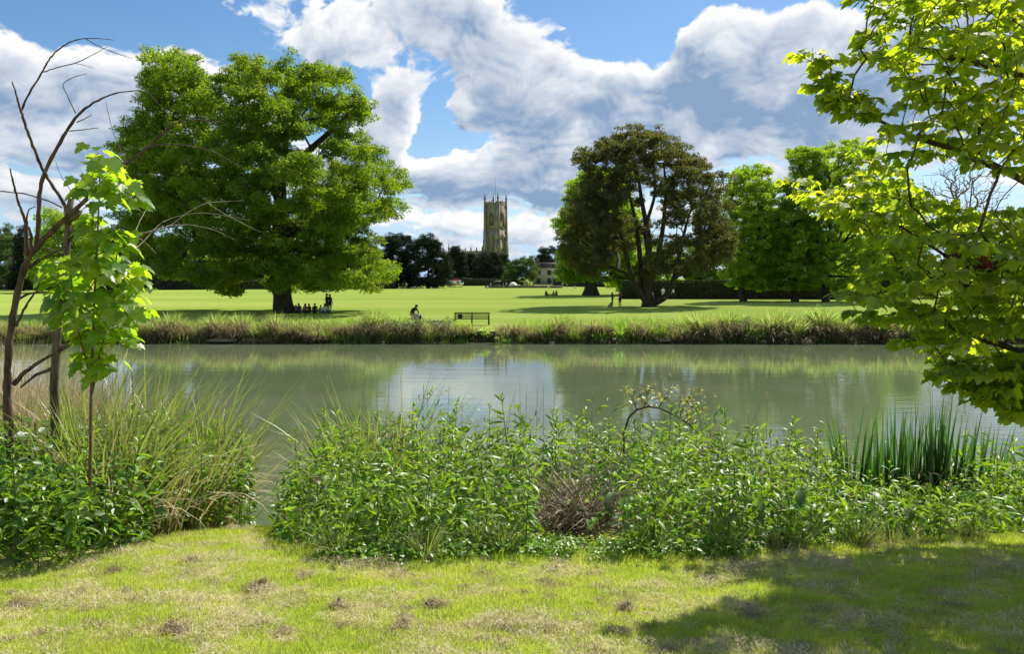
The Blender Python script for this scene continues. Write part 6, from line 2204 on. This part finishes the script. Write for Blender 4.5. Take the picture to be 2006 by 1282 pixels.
tipsM = [poly_points(PA, 6.9, 330, 1.3, .03, .155, shell=.9), poly_points(PB, 6.6, 26, .15, .0, .085, shell=.9), poly_points(PC, 7.6, 130, 1.3, .03, .13, shell=.9),
         poly_points(PD, 6.6, 250, 1.0, .03, .16, shell=.9), poly_points(PE, 6.2, 45, .3, .02, .12, shell=.9)]
vis = np.concatenate(tipsM)
# rest of the crown, beyond the picture's right and top edges
Q = rng.normal(size=(9000, 3)); Q /= np.linalg.norm(Q, axis=1)[:, None]
Q = Q * rng.random(9000)[:, None] ** .4 * [2.7, 2.6, 3.0] + [8.1, 6.6, 6.1]
qx = CX + Q[:, 0] / np.maximum(Q[:, 1], .1) * F_PX
qv = (Q[:, 2] - CAM_Z) / Q[:, 1]
qy = HOR - qv * F_PX
Q = Q[((qx > 2060) | (qy < -110)) & (Q[:, 1] > 2.0) & (Q[:, 2] > 2.6)]
keepq = []
for q in Q:
    if len(keepq) >= 250: break
    if not keepq or ((np.array(keepq) - q) ** 2).sum(1).min() > .28 ** 2: keepq.append(q)
hid = np.array(keepq)
allt = np.concatenate([vis, hid])
TRUNK_CLEAR = .9
tr0 = np.array(mb0)
limbs = [([tr0 + [0, 0, -.2], tr0 + [0, 0, .3], tr0 + [-.05, 0, 1.6], tr0 + [-.15, .1, 3.4], tr0 + [-.1, .1, 5.4], tr0 + [0, .1, 7.6]], [.30, .23, .20, .17, .12, .05]),
         ([tr0 + [-.08, 0, 1.9], pt(2120, 420, 7.2), pt(1990, 345, 7.0), pt(1900, 310, 6.9)], [.08, .045, .028, .018]),
         ([tr0 + [-.1, 0, 1.4], pt(2150, 560, 6.9), pt(1980, 560, 6.7), pt(1850, 500, 6.6)], [.09, .05, .03, .016]),
         ([tr0 + [-.05, 0, 1.0], pt(2150, 720, 6.8), pt(2000, 690, 6.5), pt(1880, 650, 6.5), pt(1780, 590, 6.5)], [.07, .04, .026, .018, .010]),
         ([tr0 + [-.15, .1, 3.0], pt(2100, 180, 7.2), pt(1950, 130, 7.1), pt(1800, 100, 7.0)], [.09, .05, .035, .02]),
         ([pt(1990, 345, 7.0), pt(1900, 300, 6.9), pt(1790, 270, 6.8), pt(1710, 230, 6.7), pt(1640, 185, 6.6), pt(1600, 140, 6.6)], [.03, .024, .018, .012, .008, .004]),
         ([pt(1850, 500, 6.6), pt(1760, 440, 7.2), pt(1660, 400, 7.4), pt(1580, 375, 7.4)], [.014, .010, .007, .004])]
tw_ = MB()
for p_, r_ in grow(limbs, allt, r_tip=.0028, power=.42, jit=.07, pathw=.12, tip_seg=4):
    tw_.tube(np.array(p_) - tr0, r_, 8 if r_[0] > .03 else 5, cap=False)
cen = tr0 + np.array([0, 0, 3.5])
d_ = allt - cen; d_[:, 2] *= .25
d_ /= np.linalg.norm(d_, axis=1)[:, None] + 1e-6
lm_, ls_ = MB(), MB()
nv_ = len(vis)
leafy(vis - tr0, d_[:nv_], 14, .100, .17, .75, lm_, ls_, roll=.45)
leafy(hid - tr0, d_[nv_:], 10, .15, .28, .4, lm_, ls_, roll=.45)
k0 = tw_.build('trunk', bark, map_, smooth=True)
kids(map_, [k0, lm_.build('leaves', m_maple, map_), ls_.build('leaf_stalks', m_redstem, map_)])
